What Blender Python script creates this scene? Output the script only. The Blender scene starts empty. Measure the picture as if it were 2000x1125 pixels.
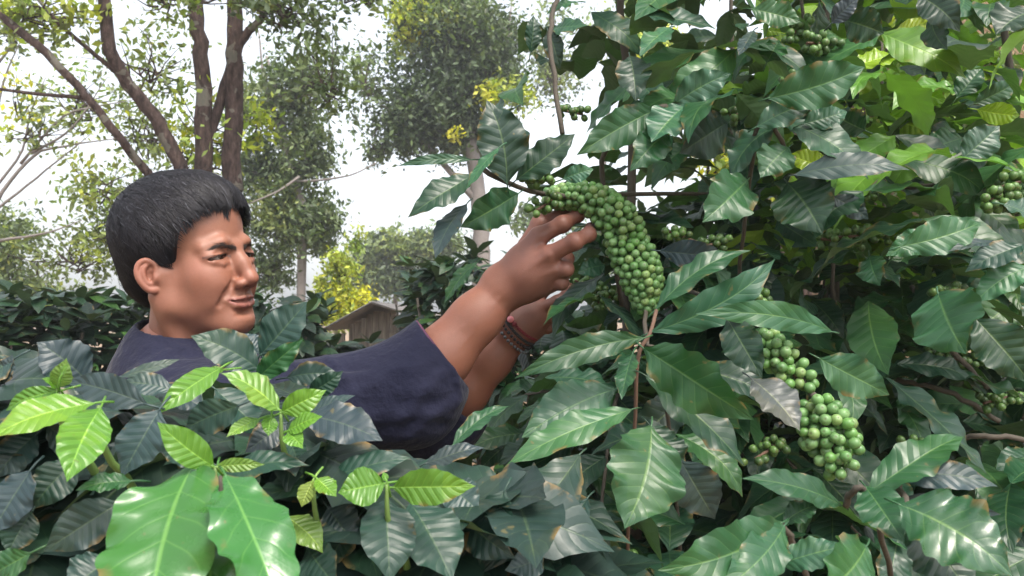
import bpy, math, random
import numpy as np
from mathutils import Vector, Matrix, Quaternion
R_=math.radians
scene=bpy.context.scene
COL=scene.collection
rng=np.random.default_rng(7)
random.seed(7)
# ------------------------------------------------------------------ camera
F=1428.0; TH=R_(2.3); CAMH=1.5
CAM=np.array([0,0,CAMH])
FWD=np.array([0,math.cos(TH),math.sin(TH)]); UPV=np.array([0,-math.sin(TH),math.cos(TH)]); RGT=np.array([1.0,0,0])
def P(px,py,d):
    return CAM+FWD*d+RGT*((px-1000)/F*d)+UPV*((562.5-py)/F*d)
def proj(w):
    v=np.asarray(w)-CAM; d=v@FWD
    return 1000+F*(v@RGT)/d, 562.5-F*(v@UPV)/d, d
cd=bpy.data.cameras.new('camera'); cam=bpy.data.objects.new('camera',cd); COL.objects.link(cam)
cam.location=CAM; cam.rotation_euler=(R_(90)+TH,0,0); cd.sensor_width=36; cd.lens=36*F/2000; cd.clip_start=0.02; cd.clip_end=2000
scene.camera=cam
# ------------------------------------------------------------------ objects
def tag(o,label=None,cat=None,group=None,kind=None):
    if label: o['label']=label
    if cat: o['category']=cat
    if group: o['group']=group
    if kind: o['kind']=kind
    return o
def empty(name,loc=(0,0,0),**k):
    o=bpy.data.objects.new(name,None); COL.objects.link(o); o.location=loc; o.empty_display_size=.1
    return tag(o,**k)
def mesh_obj(name,V,Fc,mat,parent=None,smooth=True,uv=None,col=None,fcol=None):
    """V (n,3) world coords; Fc (m,k) int array or list; uv per vertex (n,2); col per vertex (n,3)"""
    me=bpy.data.meshes.new(name)
    V=np.asarray(V,dtype=np.float32)
    if isinstance(Fc,np.ndarray):
        m,k=Fc.shape
        me.vertices.add(len(V)); me.vertices.foreach_set('co',V.ravel())
        me.loops.add(m*k); me.loops.foreach_set('vertex_index',Fc.astype(np.int32).ravel())
        me.polygons.add(m); me.polygons.foreach_set('loop_start',np.arange(0,m*k,k,dtype=np.int32))
        me.polygons.foreach_set('use_smooth',np.full(m,smooth))
        me.update(calc_edges=True)
    else:
        me.from_pydata(V.tolist(),[],[list(map(int,f)) for f in Fc]); me.update()
        me.polygons.foreach_set('use_smooth',[smooth]*len(me.polygons))
    if uv is not None:
        l=me.uv_layers.new(name='UVMap'); idx=np.empty(len(me.loops),dtype=np.int32); me.loops.foreach_get('vertex_index',idx)
        l.data.foreach_set('uv',np.asarray(uv,dtype=np.float32)[idx].ravel())
    if col is not None:
        a=me.color_attributes.new('Col','FLOAT_COLOR','POINT')
        c=np.ones((len(V),4),dtype=np.float32); c[:,:3]=col; a.data.foreach_set('color',c.ravel())
    if mat: me.materials.append(mat)
    o=bpy.data.objects.new(name,me); COL.objects.link(o)
    if parent is not None:
        # all roots are unrotated, so an offset is enough
        o.parent=parent; off=root_off(parent)
        me.transform(Matrix.Translation([-x for x in off]))
    return o
def root_off(o):
    v=Vector(o.location)
    while o.parent is not None:
        o=o.parent; v=v+Vector(o.location)
    return v
class MB:
    """collects geometry with per-vertex uv and colour"""
    def __init__(s): s.V=[];s.F4=[];s.F3=[];s.U=[];s.C=[];s.n=0
    def add(s,V,Fq,uv=None,col=None):
        V=np.asarray(V,float); n=len(V)
        s.V.append(V)
        Fq=np.asarray(Fq)
        (s.F4 if Fq.shape[1]==4 else s.F3).append(Fq+s.n)
        s.U.append(np.zeros((n,2)) if uv is None else np.asarray(uv)); 
        s.C.append(np.ones((n,3)) if col is None else np.broadcast_to(np.asarray(col,float),(n,3)))
        s.n+=n
    def empty(s): return s.n==0
    def build(s,name,mat,parent=None,smooth=True):
        V=np.concatenate(s.V); U=np.concatenate(s.U); C=np.concatenate(s.C)
        if s.F4 and not s.F3: Fc=np.concatenate(s.F4)
        elif s.F3 and not s.F4: Fc=np.concatenate(s.F3)
        else: Fc=np.concatenate(s.F4).tolist()+np.concatenate(s.F3).tolist()
        return mesh_obj(name,V,Fc,mat,parent,smooth,U,C)
def nrm(v):
    v=np.asarray(v,float); return v/(np.linalg.norm(v,axis=-1,keepdims=True)+1e-12)
def spline(pts,n):
    pts=np.asarray(pts,float); m=len(pts)
    if m==2: t=np.linspace(0,1,n)[:,None]; return pts[0]*(1-t)+pts[1]*t
    e=np.vstack([2*pts[0]-pts[1],pts,2*pts[-1]-pts[-2]])
    ts=np.linspace(0,m-1-1e-6,n); i=ts.astype(int); f=(ts-i)[:,None]
    a,b,c,d=e[i],e[i+1],e[i+2],e[i+3]
    return .5*((2*b)+(-a+c)*f+(2*a-5*b+4*c-d)*f*f+(-a+3*b-3*c+d)*f**3)
def tube(pts,rad,k=8,closed=True):
    """pts (n,3), rad (n,) -> V,F quads (ends pinched)"""
    pts=np.asarray(pts,float); n=len(pts); rad=np.broadcast_to(np.asarray(rad,float),(n,)).copy()
    T=nrm(np.gradient(pts,axis=0)); a=np.array([0,0,1.]) if abs(T[0][2])<.9 else np.array([1.,0,0])
    N=np.zeros((n,3)); N[0]=nrm(np.cross(T[0],a))
    for i in range(1,n):
        v=N[i-1]-T[i]*np.dot(N[i-1],T[i]); N[i]=v/(np.linalg.norm(v)+1e-9)
    B=np.cross(T,N); ang=np.arange(k)*2*math.pi/k
    V=pts[:,None]+rad[:,None,None]*(np.cos(ang)[None,:,None]*N[:,None]+np.sin(ang)[None,:,None]*B[:,None])
    V=V.reshape(-1,3)
    if closed:
        V=np.vstack([np.repeat(pts[:1],k,0),V,np.repeat(pts[-1:],k,0)]); n+=2
    i=np.arange(n-1)[:,None]*k; j=np.arange(k)[None]; j2=(j+1)%k
    Fq=np.stack([i+j,i+j2,i+k+j2,i+k+j],-1).reshape(-1,4)
    return V,Fq
def box(c,s,rot=0):
    s=np.asarray(s)/2; v=np.array([[x,y,z] for x in(-1,1) for y in(-1,1) for z in(-1,1)])*s
    cr,sr=math.cos(rot),math.sin(rot); v=v@np.array([[cr,sr,0],[-sr,cr,0],[0,0,1]])+np.asarray(c)
    return v,np.array([[0,1,3,2],[4,6,7,5],[0,4,5,1],[2,3,7,6],[0,2,6,4],[1,5,7,3]])
# ------------------------------------------------------------------ node helper
class NT:
    def __init__(s,name):
        s.m=bpy.data.materials.new(name); s.m.use_nodes=True; s.t=s.m.node_tree; s.t.nodes.clear()
        s.out=s.t.nodes.new('ShaderNodeOutputMaterial')
    def n(s,typ,ins=None,**kw):
        nd=s.t.nodes.new(typ)
        for k,v in kw.items(): setattr(nd,k,v)
        for k,v in (ins or {}).items(): s.set(nd.inputs[k],v)
        return nd
    def set(s,sock,v):
        if isinstance(v,bpy.types.NodeSocket): s.t.links.new(v,sock)
        elif isinstance(v,bpy.types.Node): s.t.links.new(v.outputs[0],sock)
        else:
            if isinstance(v,(tuple,list)) and len(v)==3 and sock.type=='RGBA': v=(*v,1)
            sock.default_value=v
    def math(s,op,a,b=0.0,c=0.0): 
        nd=s.t.nodes.new('ShaderNodeMath'); nd.operation=op
        for i,v in enumerate((a,b,c)): s.set(nd.inputs[i],v)
        return nd.outputs[0]
    def mix(s,f,a,b,mode='MIX'):
        nd=s.t.nodes.new('ShaderNodeMix'); nd.data_type='RGBA'; nd.blend_type=mode
        s.set(nd.inputs[0],f); s.set(nd.inputs[6],a); s.set(nd.inputs[7],b); return nd.outputs[2]
    def ramp(s,f,stops):
        nd=s.t.nodes.new('ShaderNodeValToRGB'); s.set(nd.inputs[0],f); e=nd.color_ramp.elements
        while len(e)<len(stops): e.new(.5)
        for el,(p,c) in zip(e,stops): el.position=p; el.color=(*c,1) if len(c)==3 else c
        return nd.outputs[0]
    def noise(s,scale,detail=3,vec=None,rough=.5):
        nd=s.n('ShaderNodeTexNoise',{'Scale':scale,'Detail':detail,'Roughness':rough})
        if vec is not None: s.set(nd.inputs['Vector'],vec)
        return nd
    def surf(s,sh): s.t.links.new(sh.outputs[0],s.out.inputs[0]); return s.m
# ------------------------------------------------------------------ SDF volume -> surface nets
class Vol:
    def __init__(s,lo,hi,res):
        s.lo=np.asarray(lo,float); s.res=res; s.n=np.ceil((np.asarray(hi)-s.lo)/res).astype(int)+1
        s.f=np.full(s.n,.05,dtype=np.float32)
    def sub(s,lo,hi):
        a=np.clip(np.floor((np.asarray(lo)-s.lo)/s.res).astype(int),0,s.n); b=np.clip(np.ceil((np.asarray(hi)-s.lo)/s.res).astype(int)+1,0,s.n)
        if (b<=a).any(): return None,None
        ax=[s.lo[i]+s.res*np.arange(a[i],b[i]) for i in range(3)]
        return tuple(slice(a[i],b[i]) for i in range(3)),np.stack(np.meshgrid(*ax,indexing='ij'),-1).astype(np.float32)
    def op(s,lo,hi,fn,k,mode):
        pad=max(k,s.res*2)*1.3+.004
        sl,p=s.sub(np.asarray(lo)-pad,np.asarray(hi)+pad)
        if sl is None: return
        d=fn(p); a=s.f[sl]
        if mode=='sub': d=-d; h=np.maximum(k-np.abs(a-d),0)/k; s.f[sl]=np.maximum(a,d)+h*h*k*.25
        else: h=np.maximum(k-np.abs(a-d),0)/k; s.f[sl]=np.minimum(a,d)-h*h*k*.25
    def ell(s,c,r,k=.01,mode='add',rot=None):
        c=np.asarray(c,float); r=np.asarray(r,float)
        M=np.eye(3) if rot is None else np.asarray(rot)
        def fn(p):
            q=(p-c)@M   # columns of M = local axes
            k0=np.linalg.norm(q/r,axis=-1); k1=np.linalg.norm(q/(r*r),axis=-1)+1e-9
            return k0*(k0-1)/k1
        e=np.abs(M)@r
        s.op(c-e,c+e,fn,k,mode)
    def cone(s,a,b,ra,rb,k=.01,mode='add'):
        a=np.asarray(a,float);b=np.asarray(b,float); ba=b-a; l2=ba@ba
        def fn(p):
            pa=p-a; h=np.clip(pa@ba/l2,0,1)
            return np.linalg.norm(pa-h[...,None]*ba,axis=-1)-(ra+(rb-ra)*h)
        m=max(ra,rb); s.op(np.minimum(a,b)-m,np.maximum(a,b)+m,fn,k,mode)
    def chain(s,pts,rad,k=.01,mode='add'):
        rad=np.broadcast_to(rad,(len(pts),))
        for i in range(len(pts)-1): s.cone(pts[i],pts[i+1],rad[i],rad[i+1],k,mode)
    def blob(s,c,r,amp):
        """soft gaussian push (amp>0 raises the surface)"""
        c=np.asarray(c,float); r=np.broadcast_to(np.asarray(r,float),(3,))
        sl,p=s.sub(c-2.6*r,c+2.6*r)
        if sl is None: return
        s.f[sl]-=amp*np.exp(-(((p-c)/r)**2).sum(-1))
    def mesh(s):
        f=s.f; n=np.array(f.shape); neg=f<0
        cnt=np.zeros(n-1,dtype=np.int8)
        for dx in(0,1):
            for dy in(0,1):
                for dz in(0,1): cnt+=neg[dx:n[0]-1+dx,dy:n[1]-1+dy,dz:n[2]-1+dz]
        act=(cnt>0)&(cnt<8); idx=np.argwhere(act); ids=np.full(n-1,-1,dtype=np.int64); ids[act]=np.arange(len(idx))
        acc=np.zeros((len(idx),3)); w=np.zeros(len(idx))
        cs=[(x,y,z) for x in(0,1) for y in(0,1) for z in(0,1)]
        for a in cs:
            for ax in range(3):
                if a[ax]: continue
                b=list(a); b[ax]=1
                ia=idx+np.array(a); ib=idx+np.array(b)
                fa=f[ia[:,0],ia[:,1],ia[:,2]]; fb=f[ib[:,0],ib[:,1],ib[:,2]]
                m=(fa<0)!=(fb<0); t=np.where(m,fa/np.where(m,fa-fb,1),0)
                p=np.array(a,float)+np.zeros((len(idx),3)); p[:,ax]+=t
                acc+=p*m[:,None]; w+=m
        V=s.lo+(idx+acc/w[:,None])*s.res
        Fs=[]
        for ax in range(3):
            sl0=[slice(None)]*3; sl1=[slice(None)]*3; sl0[ax]=slice(0,-1); sl1[ax]=slice(1,None)
            ch=np.argwhere(neg[tuple(sl0)]!=neg[tuple(sl1)]); u,v=[(1,2),(2,0),(0,1)][ax]
            ok=(ch[:,u]>0)&(ch[:,v]>0)&(ch[:,u]<n[u]-1)&(ch[:,v]<n[v]-1); ch=ch[ok]
            def g(du,dv):
                q=ch.copy(); q[:,u]-=du; q[:,v]-=dv; return ids[q[:,0],q[:,1],q[:,2]]
            q=np.stack([g(1,1),g(0,1),g(0,0),g(1,0)],1)
            inn=neg[ch[:,0],ch[:,1],ch[:,2]]
            q[~inn]=q[~inn][:,::-1]; Fs.append(q)
        return V,np.concatenate(Fs)
# ================================================================== PERSON
HP=np.array([-.4926,1.1167,1.5886]); YAW,PIT,ROL=.2759,.0462,.1276
def rotm(y,p,r):
    cy,sy=math.cos(-y),math.sin(-y); Z=np.array([[cy,-sy,0],[sy,cy,0],[0,0,1]])
    cp,sp=math.cos(-p),math.sin(-p); Y=np.array([[cp,0,sp],[0,1,0],[-sp,0,cp]])
    cr,sr=math.cos(r),math.sin(r); X=np.array([[1,0,0],[0,cr,-sr],[0,sr,cr]])
    return Z@Y@X
HM0=rotm(YAW,PIT,ROL); _n=np.array([.1165,0,-.040]); HM=rotm(YAW+.035,PIT-.01,ROL); HP=HP+(HM0-HM)@_n+np.array([-.001,0,.003])
def hw(p): return np.asarray(p,float)@HM.T+HP
def hl(p): return (np.asarray(p,float)-HP)@HM
def rotax(ax,deg):
    return np.array(Matrix.Rotation(R_(deg),3,ax))
def mir(p,s): p=np.array(p,float); p[...,1]*=s; return p
def build_head():
    v=Vol((-.13,-.105,-.22),(.13,.105,.145),.00155)
    v.ell((-.018,0,.043),(.092,.074,.082),.02)
    v.ell((.019,0,.040),(.058,.062,.060),.02)
    v.ell((.032,0,-.028),(.054,.057,.078),.02)
    for s in(-1,1):
        v.ell((.052,.037*s,-.027),(.026,.023,.023),.022)
        v.cone((-.002,.060*s,-.025),(.004,.053*s,-.070),.014,.014,.025)
        v.cone((.004,.053*s,-.070),(.070,.014*s,-.105),.014,.014,.022)
        v.ell((.042,.042*s,-.058),(.030,.013,.026),.022)           # cheek
    v.ell((.065,0,-.103),(.017,.023,.015),.018)
    v.ell((.058,0,-.067),(.031,.036,.030),.018)
    v.ell((.038,0,-.098),(.05,.036,.02),.02)
    # neck
    v.cone((-.017,0,-.06),(-.042,0,-.21),.049,.058,.03)
    for s in(-1,1):
        v.cone((-.015,.060*s,-.055),(.012,.022*s,-.20),.012,.012,.016)
    v.ell((.014,0,-.15),(.016,.012,.02),.015)
    # brow
    for s in(-1,1):
        v.chain([(.080,.010*s,.010),(.077,.026*s,.015),(.062,.046*s,.011)],[.007,.0085,.007],.014)
    # eye sockets
    for s in(-1,1):
        v.ell((.095,.029*s,-.002),(.016,.020,.012),.016,'sub')
    # nose
    v.chain([(.080,0,.005),(.092,0,-.014),(.1015,0,-.034)],[.0075,.0078,.0098],.014)
    v.ell((.1045,0,-.0392),(.0100,.0104,.0085),.008)
    for s in(-1,1):
        v.ell((.092,.0145*s,-.0445),(.0108,.0066,.0068),.006)
    v.ell((.090,0,-.047),(.014,.014,.007),.008)
    for s in(-1,1):
        v.ell((.0985,.0075*s,-.0525),(.0062,.0036,.0052),.003,'sub')
        # crease of the wing
        v.chain([(.0855,.0215*s,-.036),(.0830,.0225*s,-.048)],[.0012,.0012],.005,'sub')
    # eyes: lids
    for s in(-1,1):
        c=np.array([.0690,.0305*s,-.0035])
        v.ell(c+(-.0005,.0025*s,0),(.0138,.0205,.0128),.007)
        # fold of the upper lid
        v.chain([c+(.0118,-.012*s,.0052),c+(.0142,-.002*s,.0082),c+(.0105,.0115*s,.0062)],[.0009]*3,.0035,'sub')
        # lid opening, narrowed
        M=rotax('X',-9*s)
        v.ell(c+(.0120,.0040*s,-.0004),(.0160,.0205,.0033),.0016,'sub',rot=M)
        # bag under the eye
        v.chain([c+(.012,-.010*s,-.0085),c+(.0125,.001*s,-.0105),c+(.008,.013*s,-.008)],[.0006,.0009,.0006],.008)
    # nasolabial folds, cheek pads lifted by the smile
    for s in(-1,1):
        v.ell((.063,.031*s,-.040),(.020,.016,.017),.015)
        v.chain([(.0870,.0225*s,-.043),(.0835,.031*s,-.056),(.0750,.0385*s,-.073)],[.0014,.0021,.0016],.008,'sub')
    # lips
    for s in(-1,1):
        v.chain([(.0765,.0300*s,-.0668),(.0865,.0185*s,-.0685),(.0925,.0060*s,-.0655)],[.0018,.0034,.0040],.0045)
        v.chain([(.0765,.0295*s,-.0682),(.0855,.0180*s,-.0765),(.0900,.0050*s,-.0795)],[.0018,.0042,.0050],.0045)
    v.chain([(.0765,-.0315,-.0666),(.0900,-.0170,-.0712),(.0960,0,-.0722),(.0900,.0170,-.0712),(.0765,.0315,-.0666)],[.0008,.0022,.0032,.0022,.0008],.0018,'sub')
    v.cone((.0965,0,-.053),(.0965,0,-.060),.0018,.0016,.005,'sub')
    v.ell((.0905,0,-.0885),(.008,.016,.004),.010,'sub')
    # ears
    for s in(-1,1):
        O=np.array([-.008,.0720*s,-.0245]); e1=nrm([.88,-.47*s,-.06]); e3=np.array([-.10,0,.995]); en=nrm(np.cross(e3,e1)*(1 if s<0 else -1))
        if en[1]*s<0: en=-en
        sc_=.72; E=lambda x,z,n=0: O+(e1*x+e3*z)*sc_+en*n*.95
        Mx=np.stack([e1,e3,en],1)
        v.ell(E(-.007,0.002,.004),(.0150,.0225,.0045),.006,rot=Mx)
        v.ell(E(-.003,.000,.0115),(.0088,.0115,.0080),.004,'sub',rot=Mx)
        v.ell(E(-.004,.018,.011),(.009,.006,.005),.004,'sub',rot=Mx)
        hx=[(.006,.004,.006),(.011,.016,.004),(.006,.028,.006),(-.006,.033,.008),(-.018,.027,.010),(-.0245,.013,.011),(-.024,-.003,.011),(-.018,-.017,.009),(-.009,-.027,.006),(.000,-.028,.003)]
        hp=spline([E(*h) for h in hx],19)
        v.chain(hp,np.interp(np.arange(19),[0,3,9,14,18],[.0022,.0032,.0034,.0040,.0050]),.003)
        ah=spline([E(*h) for h in[(-.004,.024,.007),(-.012,.016,.009),(-.014,.002,.010),(-.010,-.012,.008),(-.003,-.016,.006)]],9)
        v.chain(ah,.0026,.0035)
        v.ell(E(.006,-.004,.006),(.004,.006,.0045),.005,rot=Mx)
    return v
def head_colors(V):
    """V in head-local coordinates -> linear base colour"""
    n=len(V); base=np.array([.255,.112,.070])
    C=np.tile(base,(n,1))
    def g(c,r): 
        c=np.array(c);r=np.broadcast_to(np.array(r,float),(3,)); 
        q=V.copy(); q[:,1]=np.abs(q[:,1]); return np.exp(-(((q-c)/r)**2).sum(1))[:,None]
    def mixc(w,c): 
        nonlocal C; C=C*(1-w)+np.array(c)*w
    mixc(g((.06,.045,-.03),(.03,.03,.025))*.35,(.32,.11,.075))
    mixc(g((.105,0,-.04),.016)*.35,(.33,.118,.080))
    mixc(g((.085,0,.05),(.04,.05,.03))*.4,(.32,.158,.115))
    x,y,z=V.T; ay=np.abs(y)
    # lips
    lipc=-.0720+.005*(ay/.03)**2; hw_=np.clip(1-(ay/.032)**2,0,1)
    up=(z>lipc)&(z<lipc+.0072*hw_**.6)&(x>.073); lo=(z<=lipc)&(z>lipc-.0105*hw_**.6)&(x>.073)
    w=(up*.75+lo*.70)[:,None]*np.clip(hw_*4,0,1)[:,None]; mixc(w,(.25,.085,.080))
    ins=(np.abs(z-lipc)<.0016*np.clip(hw_,.3,1))&(ay<.030)&(x>.06); mixc(ins[:,None]*.85,(.07,.02,.018))
    # beard shadow (real stubble), moustache
    mixc(g((.092,.008,-.062),(.012,.016,.006))*.30,(.20,.11,.08))
    mixc(g((.08,0,-.104),(.02,.026,.012))*.22,(.22,.12,.085))
    # lash line / lids
    for s in(1,):
        c=np.array([.0690,.0305,-.0035]); q=V.copy(); q[:,1]=ay
        d=np.sqrt(((q[:,1]-c[1]-.0040)/.0200)**2+((q[:,2]-c[2]+.0000)/.0034)**2)
        up=(q[:,2]>c[2]-.0005)
        wl=np.exp(-((d-1.0)/.20)**2)*(x>.066)*np.where(up,.9,.35)*(np.abs(q[:,1]-c[1]-.003)<.021); mixc(wl[:,None],(.035,.018,.014))
    mixc(g((.080,.030,-.012),(.012,.014,.004))*.25,(.24,.095,.065))
    rs=np.random.default_rng(8); st=rs.random(n)[:,None]
    mixc((g((.092,.004,-.058),(.012,.020,.006))*.9+g((.074,.0,-.104),(.03,.036,.016))*.6)*(st>.72)*.55,(.06,.035,.03))
    mixc((rs.random(n)>.985)[:,None]*.25,(.2,.08,.05))
    for c_,r_ in(((.074,.047,-.020),.0022),((.062,.052,-.050),.0018),((.088,.020,.040),.0015),((.05,.058,-.035),.002)): mixc(g(c_,r_)*.6,(.13,.05,.035))
    mixc(g((.06,.048,-.018),(.02,.02,.012))*.25,(.34,.150,.105)); mixc(g((.05,.05,-.075),(.03,.02,.02))*.3,(.23,.095,.062))
    # ears redder
    mixc(np.clip((ay-.072)/.01,0,1)[:,None]*.35,(.34,.115,.085))
    # neck darker tan
    mixc(np.clip((-.10-z)/.04,0,1)[:,None]*np.clip((.05-x)/.03,0,1)[:,None]*.4,(.24,.105,.070))
    # nostril
    mixc(g((.0985,.0075,-.0505),(.006,.0036,.0035))*.9,(.05,.02,.015))
    return C
# ---- hands ---------------------------------------------------------
def finger(v,pts,rad,k=.0035):
    pts=np.asarray(pts,float); v.chain(pts,rad,k)
    # knuckle swell
    for i in range(1,len(pts)-1): v.ell(pts[i],np.full(3,rad[i]*1.09),.005)
person=empty('person',(P(380,800,1.18)[0],P(380,800,1.18)[1],0),label='dark haired man in navy T-shirt reaching right to pick green coffee berries',cat='person')
# arm joints from the photograph, real depths
SH=P(400,835,1.03); EL=P(800,768,1.07); WR=P(985,560,1.10)
SH2=P(520,830,1.30); EL2=P(862,812,1.24); WR2=P(1005,642,1.22)
def build_body():
    v=Vol((-.30,.88,1.28),(.18,1.42,1.71),.0021)
    # right forearm
    u=nrm(WR-EL)
    v.chain([EL,EL+u*.07,EL+u*.15,WR],[.042,.0415,.0350,.0285],.02)
    v.cone(EL+u*.02+FWD*.010,EL+u*.13+UPV*.005,.036,.027,.02)
    # veins and tendons under the skin of the forearm
    s1=nrm(np.cross(u,FWD)); 
    for a_,b_,o1,o2 in((.06,.20,.010,.004),(.09,.21,-.012,-.006),(.05,.14,.022,.002)):
        n_=7; t_=np.linspace(a_,b_,n_); rad=np.interp(t_,[0,.07,.15,.22],[.042,.0415,.035,.029]); off=np.linspace(o1,o2,n_)+.0015*np.sin(np.arange(n_)*1.7)
        pts=[EL+u*t_[k]+s1*off[k]-FWD*(math.sqrt(rad[k]**2-off[k]**2)-.0006) for k in range(n_)]; v.chain(pts,.0014,.004)
    return v
def hand_right(v):
    """seen from its back; thumb and index at top reach the berries"""
    W=WR; K=P
    ki=K(1052,462,1.080); km=K(1072,498,1.058); kr=K(1084,528,1.066); kp=K(1072,556,1.085)
    for k_,a,b,c in((ki,.0280,.021,.0150),(km,.0285,.022,.0145),(kr,.0270,.022,.0140),(kp,.0255,.020,.0125)):
        v.chain([W,W*.5+k_*.5,k_],[a,b,c],.018)
    finger(v,[ki,K(1098,438,1.078),K(1128,421,1.090),K(1142,410,1.098)],[.0134,.0114,.0092,.0070],.005)
    finger(v,[km,K(1122,472,1.038),K(1150,458,1.052),K(1153,444,1.080)],[.0130,.0114,.0098,.0080],.0045)
    finger(v,[kr,K(1105,526,1.058),K(1108,505,1.090),K(1098,498,1.110)],[.0126,.0106,.0092,.0078])
    finger(v,[kp,K(1096,552,1.072),K(1100,533,1.100),K(1090,522,1.118)],[.0120,.0100,.0086,.0070])
    tb=W*.62+ki*.38+UPV*.006+FWD*.016
    finger(v,[W*.8+ki*.2+FWD*.01,tb,K(1056,438,1.112),K(1098,421,1.120),K(1130,409,1.114)],[.021,.0180,.0135,.0108,.0078],.008)
    # nails
    v.ell(W+FWD*-.014+UPV*-.010,(.008,.008,.008),.014)
    for k_ in(ki,km,kr):
        a=W*.75+k_*.25; off=-FWD*.0215
        v.cone(a+off*1.16,k_-FWD*.0128,.0024,.0028,.006)
def hand_left(v):
    u=nrm(WR2-EL2); W=WR2
    v.chain([EL2,EL2+u*.06,EL2+u*.13,WR2],[.040,.041,.036,.0310],.02)
    K=P
    ks=[K(1048,585,1.225),K(1056,603,1.21),K(1058,622,1.215),K(1050,640,1.23)]
    for k_ in ks: v.chain([W,W*.5+k_*.5,k_],[.0290,.0200,.0125],.018)
    finger(v,[ks[0],K(1072,560,1.22),K(1095,548,1.215),K(1106,540,1.21)],[.0115,.0095,.0082,.0068])
    finger(v,[ks[1],K(1088,590,1.20),K(1108,575,1.205),K(1112,560,1.215)],[.012,.010,.0088,.0072])
    finger(v,[ks[2],K(1086,618,1.205),K(1098,602,1.22),K(1092,590,1.235)],[.0115,.0098,.0086,.0072])
    finger(v,[ks[3],K(1070,640,1.225),K(1080,626,1.24),K(1074,616,1.25)],[.0105,.009,.0078,.0064])
    finger(v,[W*.7+ks[0]*.3+FWD*.01,K(1030,575,1.245),K(1058,545,1.25),K(1086,530,1.24)],[.017,.0135,.0108,.008],.008)
def skin_mat():
    t=NT('skin'); at=t.n('ShaderNodeAttribute',attribute_name='Col')
    n1=t.noise(55,4); n2=t.noise(900,2); tc=t.n('ShaderNodeTexCoord')
    for n_ in(n1,n2): t.set(n_.inputs['Vector'],tc.outputs['Object'])
    n4=t.noise(14,5,tc.outputs['Object'],.6); n5=t.noise(260,3,tc.outputs['Object'],.7)
    c=t.mix(t.math('MULTIPLY',n1.outputs[0],.40),at.outputs['Color'],(.20,.070,.046)); c=t.mix(t.math('MULTIPLY',t.math('GREATER_THAN',n4.outputs[0],.5),t.math('MULTIPLY',n4.outputs[0],.22)),c,(.29,.110,.075)); c=t.mix(t.math('MULTIPLY',t.math('POWER',n5.outputs[0],3),.9),c,(.17,.07,.045))
    b=t.n('ShaderNodeBump',{'Strength':.45,'Distance':.0007,'Height':n2.outputs[0]})
    b2=t.n('ShaderNodeBump',{'Strength':.18,'Distance':.002,'Height':n1.outputs[0],'Normal':b.outputs[0]})
    rg=t.math('MULTIPLY_ADD',n1.outputs[0],.25,.36)
    s=t.n('ShaderNodeBsdfPrincipled',{'Base Color':c,'Roughness':rg,'Normal':b2.outputs[0],'Specular IOR Level':.45,'Subsurface Weight':.12,'Subsurface Scale':.006,'Subsurface Radius':(1,.35,.2)})
    return t.surf(s)
SKIN=skin_mat()
def simple(name,col,rough=.6,bump=None,**k):
    t=NT(name); n=t.noise(bump[0] if bump else 40,4); tc=t.n('ShaderNodeTexCoord'); t.set(n.inputs['Vector'],tc.outputs['Object'])
    c=t.mix(n.outputs[0],tuple(x*.75 for x in col),tuple(min(1,x*1.25) for x in col))
    s=t.n('ShaderNodeBsdfPrincipled',{'Base Color':c,'Roughness':rough})
    for a,b in k.items(): t.set(s.inputs[a.replace('_',' ')],b)
    if bump:
        bb=t.n('ShaderNodeBump',{'Strength':bump[1],'Distance':bump[2],'Height':n.outputs[0]}); t.set(s.inputs['Normal'],bb.outputs[0])
    return t.surf(s)
def scalp_side(V):
    """hair-line test in head-local coords"""
    x,y,z=V[:,0],np.abs(V[:,1]),V[:,2]
    ang=np.degrees(np.arctan2(y,x+.008))
    zh=np.interp(ang,[0,18,38,50,57,62,74,84,90,104,118,135,180],[.083,.078,.062,.042,.014,-.022,-.040,-.040,.000,.000,-.026,-.062,-.082])
    return z-zh
HAIR_C=np.array([-.012,0,.046])
def hair_vol():
    v=Vol((-.15,-.12,-.11),(.13,.12,.17),.0025)
    v.ell((-.019,0,.042),(.106,.0840,.087),.02)
    v.ell((.019,0,.056),(.066,.070,.066),.03)
    v.ell((-.050,0,-.010),(.067,.067,.074),.02)
    sl,p=v.sub(v.lo,v.lo+v.n*v.res)
    sh=p.shape[:3]; q=p.reshape(-1,3); q=q[:np.prod(sh)]
    m=-scalp_side(q).reshape(sh)*.75
    v.f=v.f[:sh[0],:sh[1],:sh[2]] if v.f.shape!=sh else v.f
    k=.008; a=v.f; h=np.maximum(k-np.abs(a-m),0)/k; v.f=(np.maximum(a,m)+h*h*k*.25).astype(np.float32); v.n=np.array(v.f.shape)
    v.f=v.f+.0085*np.clip(1+m[:v.f.shape[0]]/.024,0,1).astype(np.float32)**1.5
    return v
def strands(VH,NH,n,seed,len0,len1,lift,width,comb,noise=.35,steps=6):
    """grow ribbons over the hair volume surface points VH (local)"""
    r=np.random.default_rng(seed); ids=r.integers(0,len(VH),n); p=VH[ids].copy(); N=NH[ids]
    L=len0+(len1-len0)*r.random(n)
    jit=r.normal(0,noise,(n,3))
    out=[p-N*.001]; d=None; q=p+N*.0012
    C=HAIR_C; Rr=np.array([.108,.0845,.098])
    for s in range(steps):
        t=comb(q)+jit; nn=nrm((q-C)/(Rr**2)); t=t-nn*(t*nn).sum(1)[:,None]; t=nrm(t)
        d=t if d is None else nrm(d*.5+t*.5)
        q=q+(d+nn*(lift*(1 if s<2 else -.35)))*(L/steps)[:,None]
        out.append(q.copy())
    return np.stack(out,1),ids   # n,steps+1,3
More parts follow.
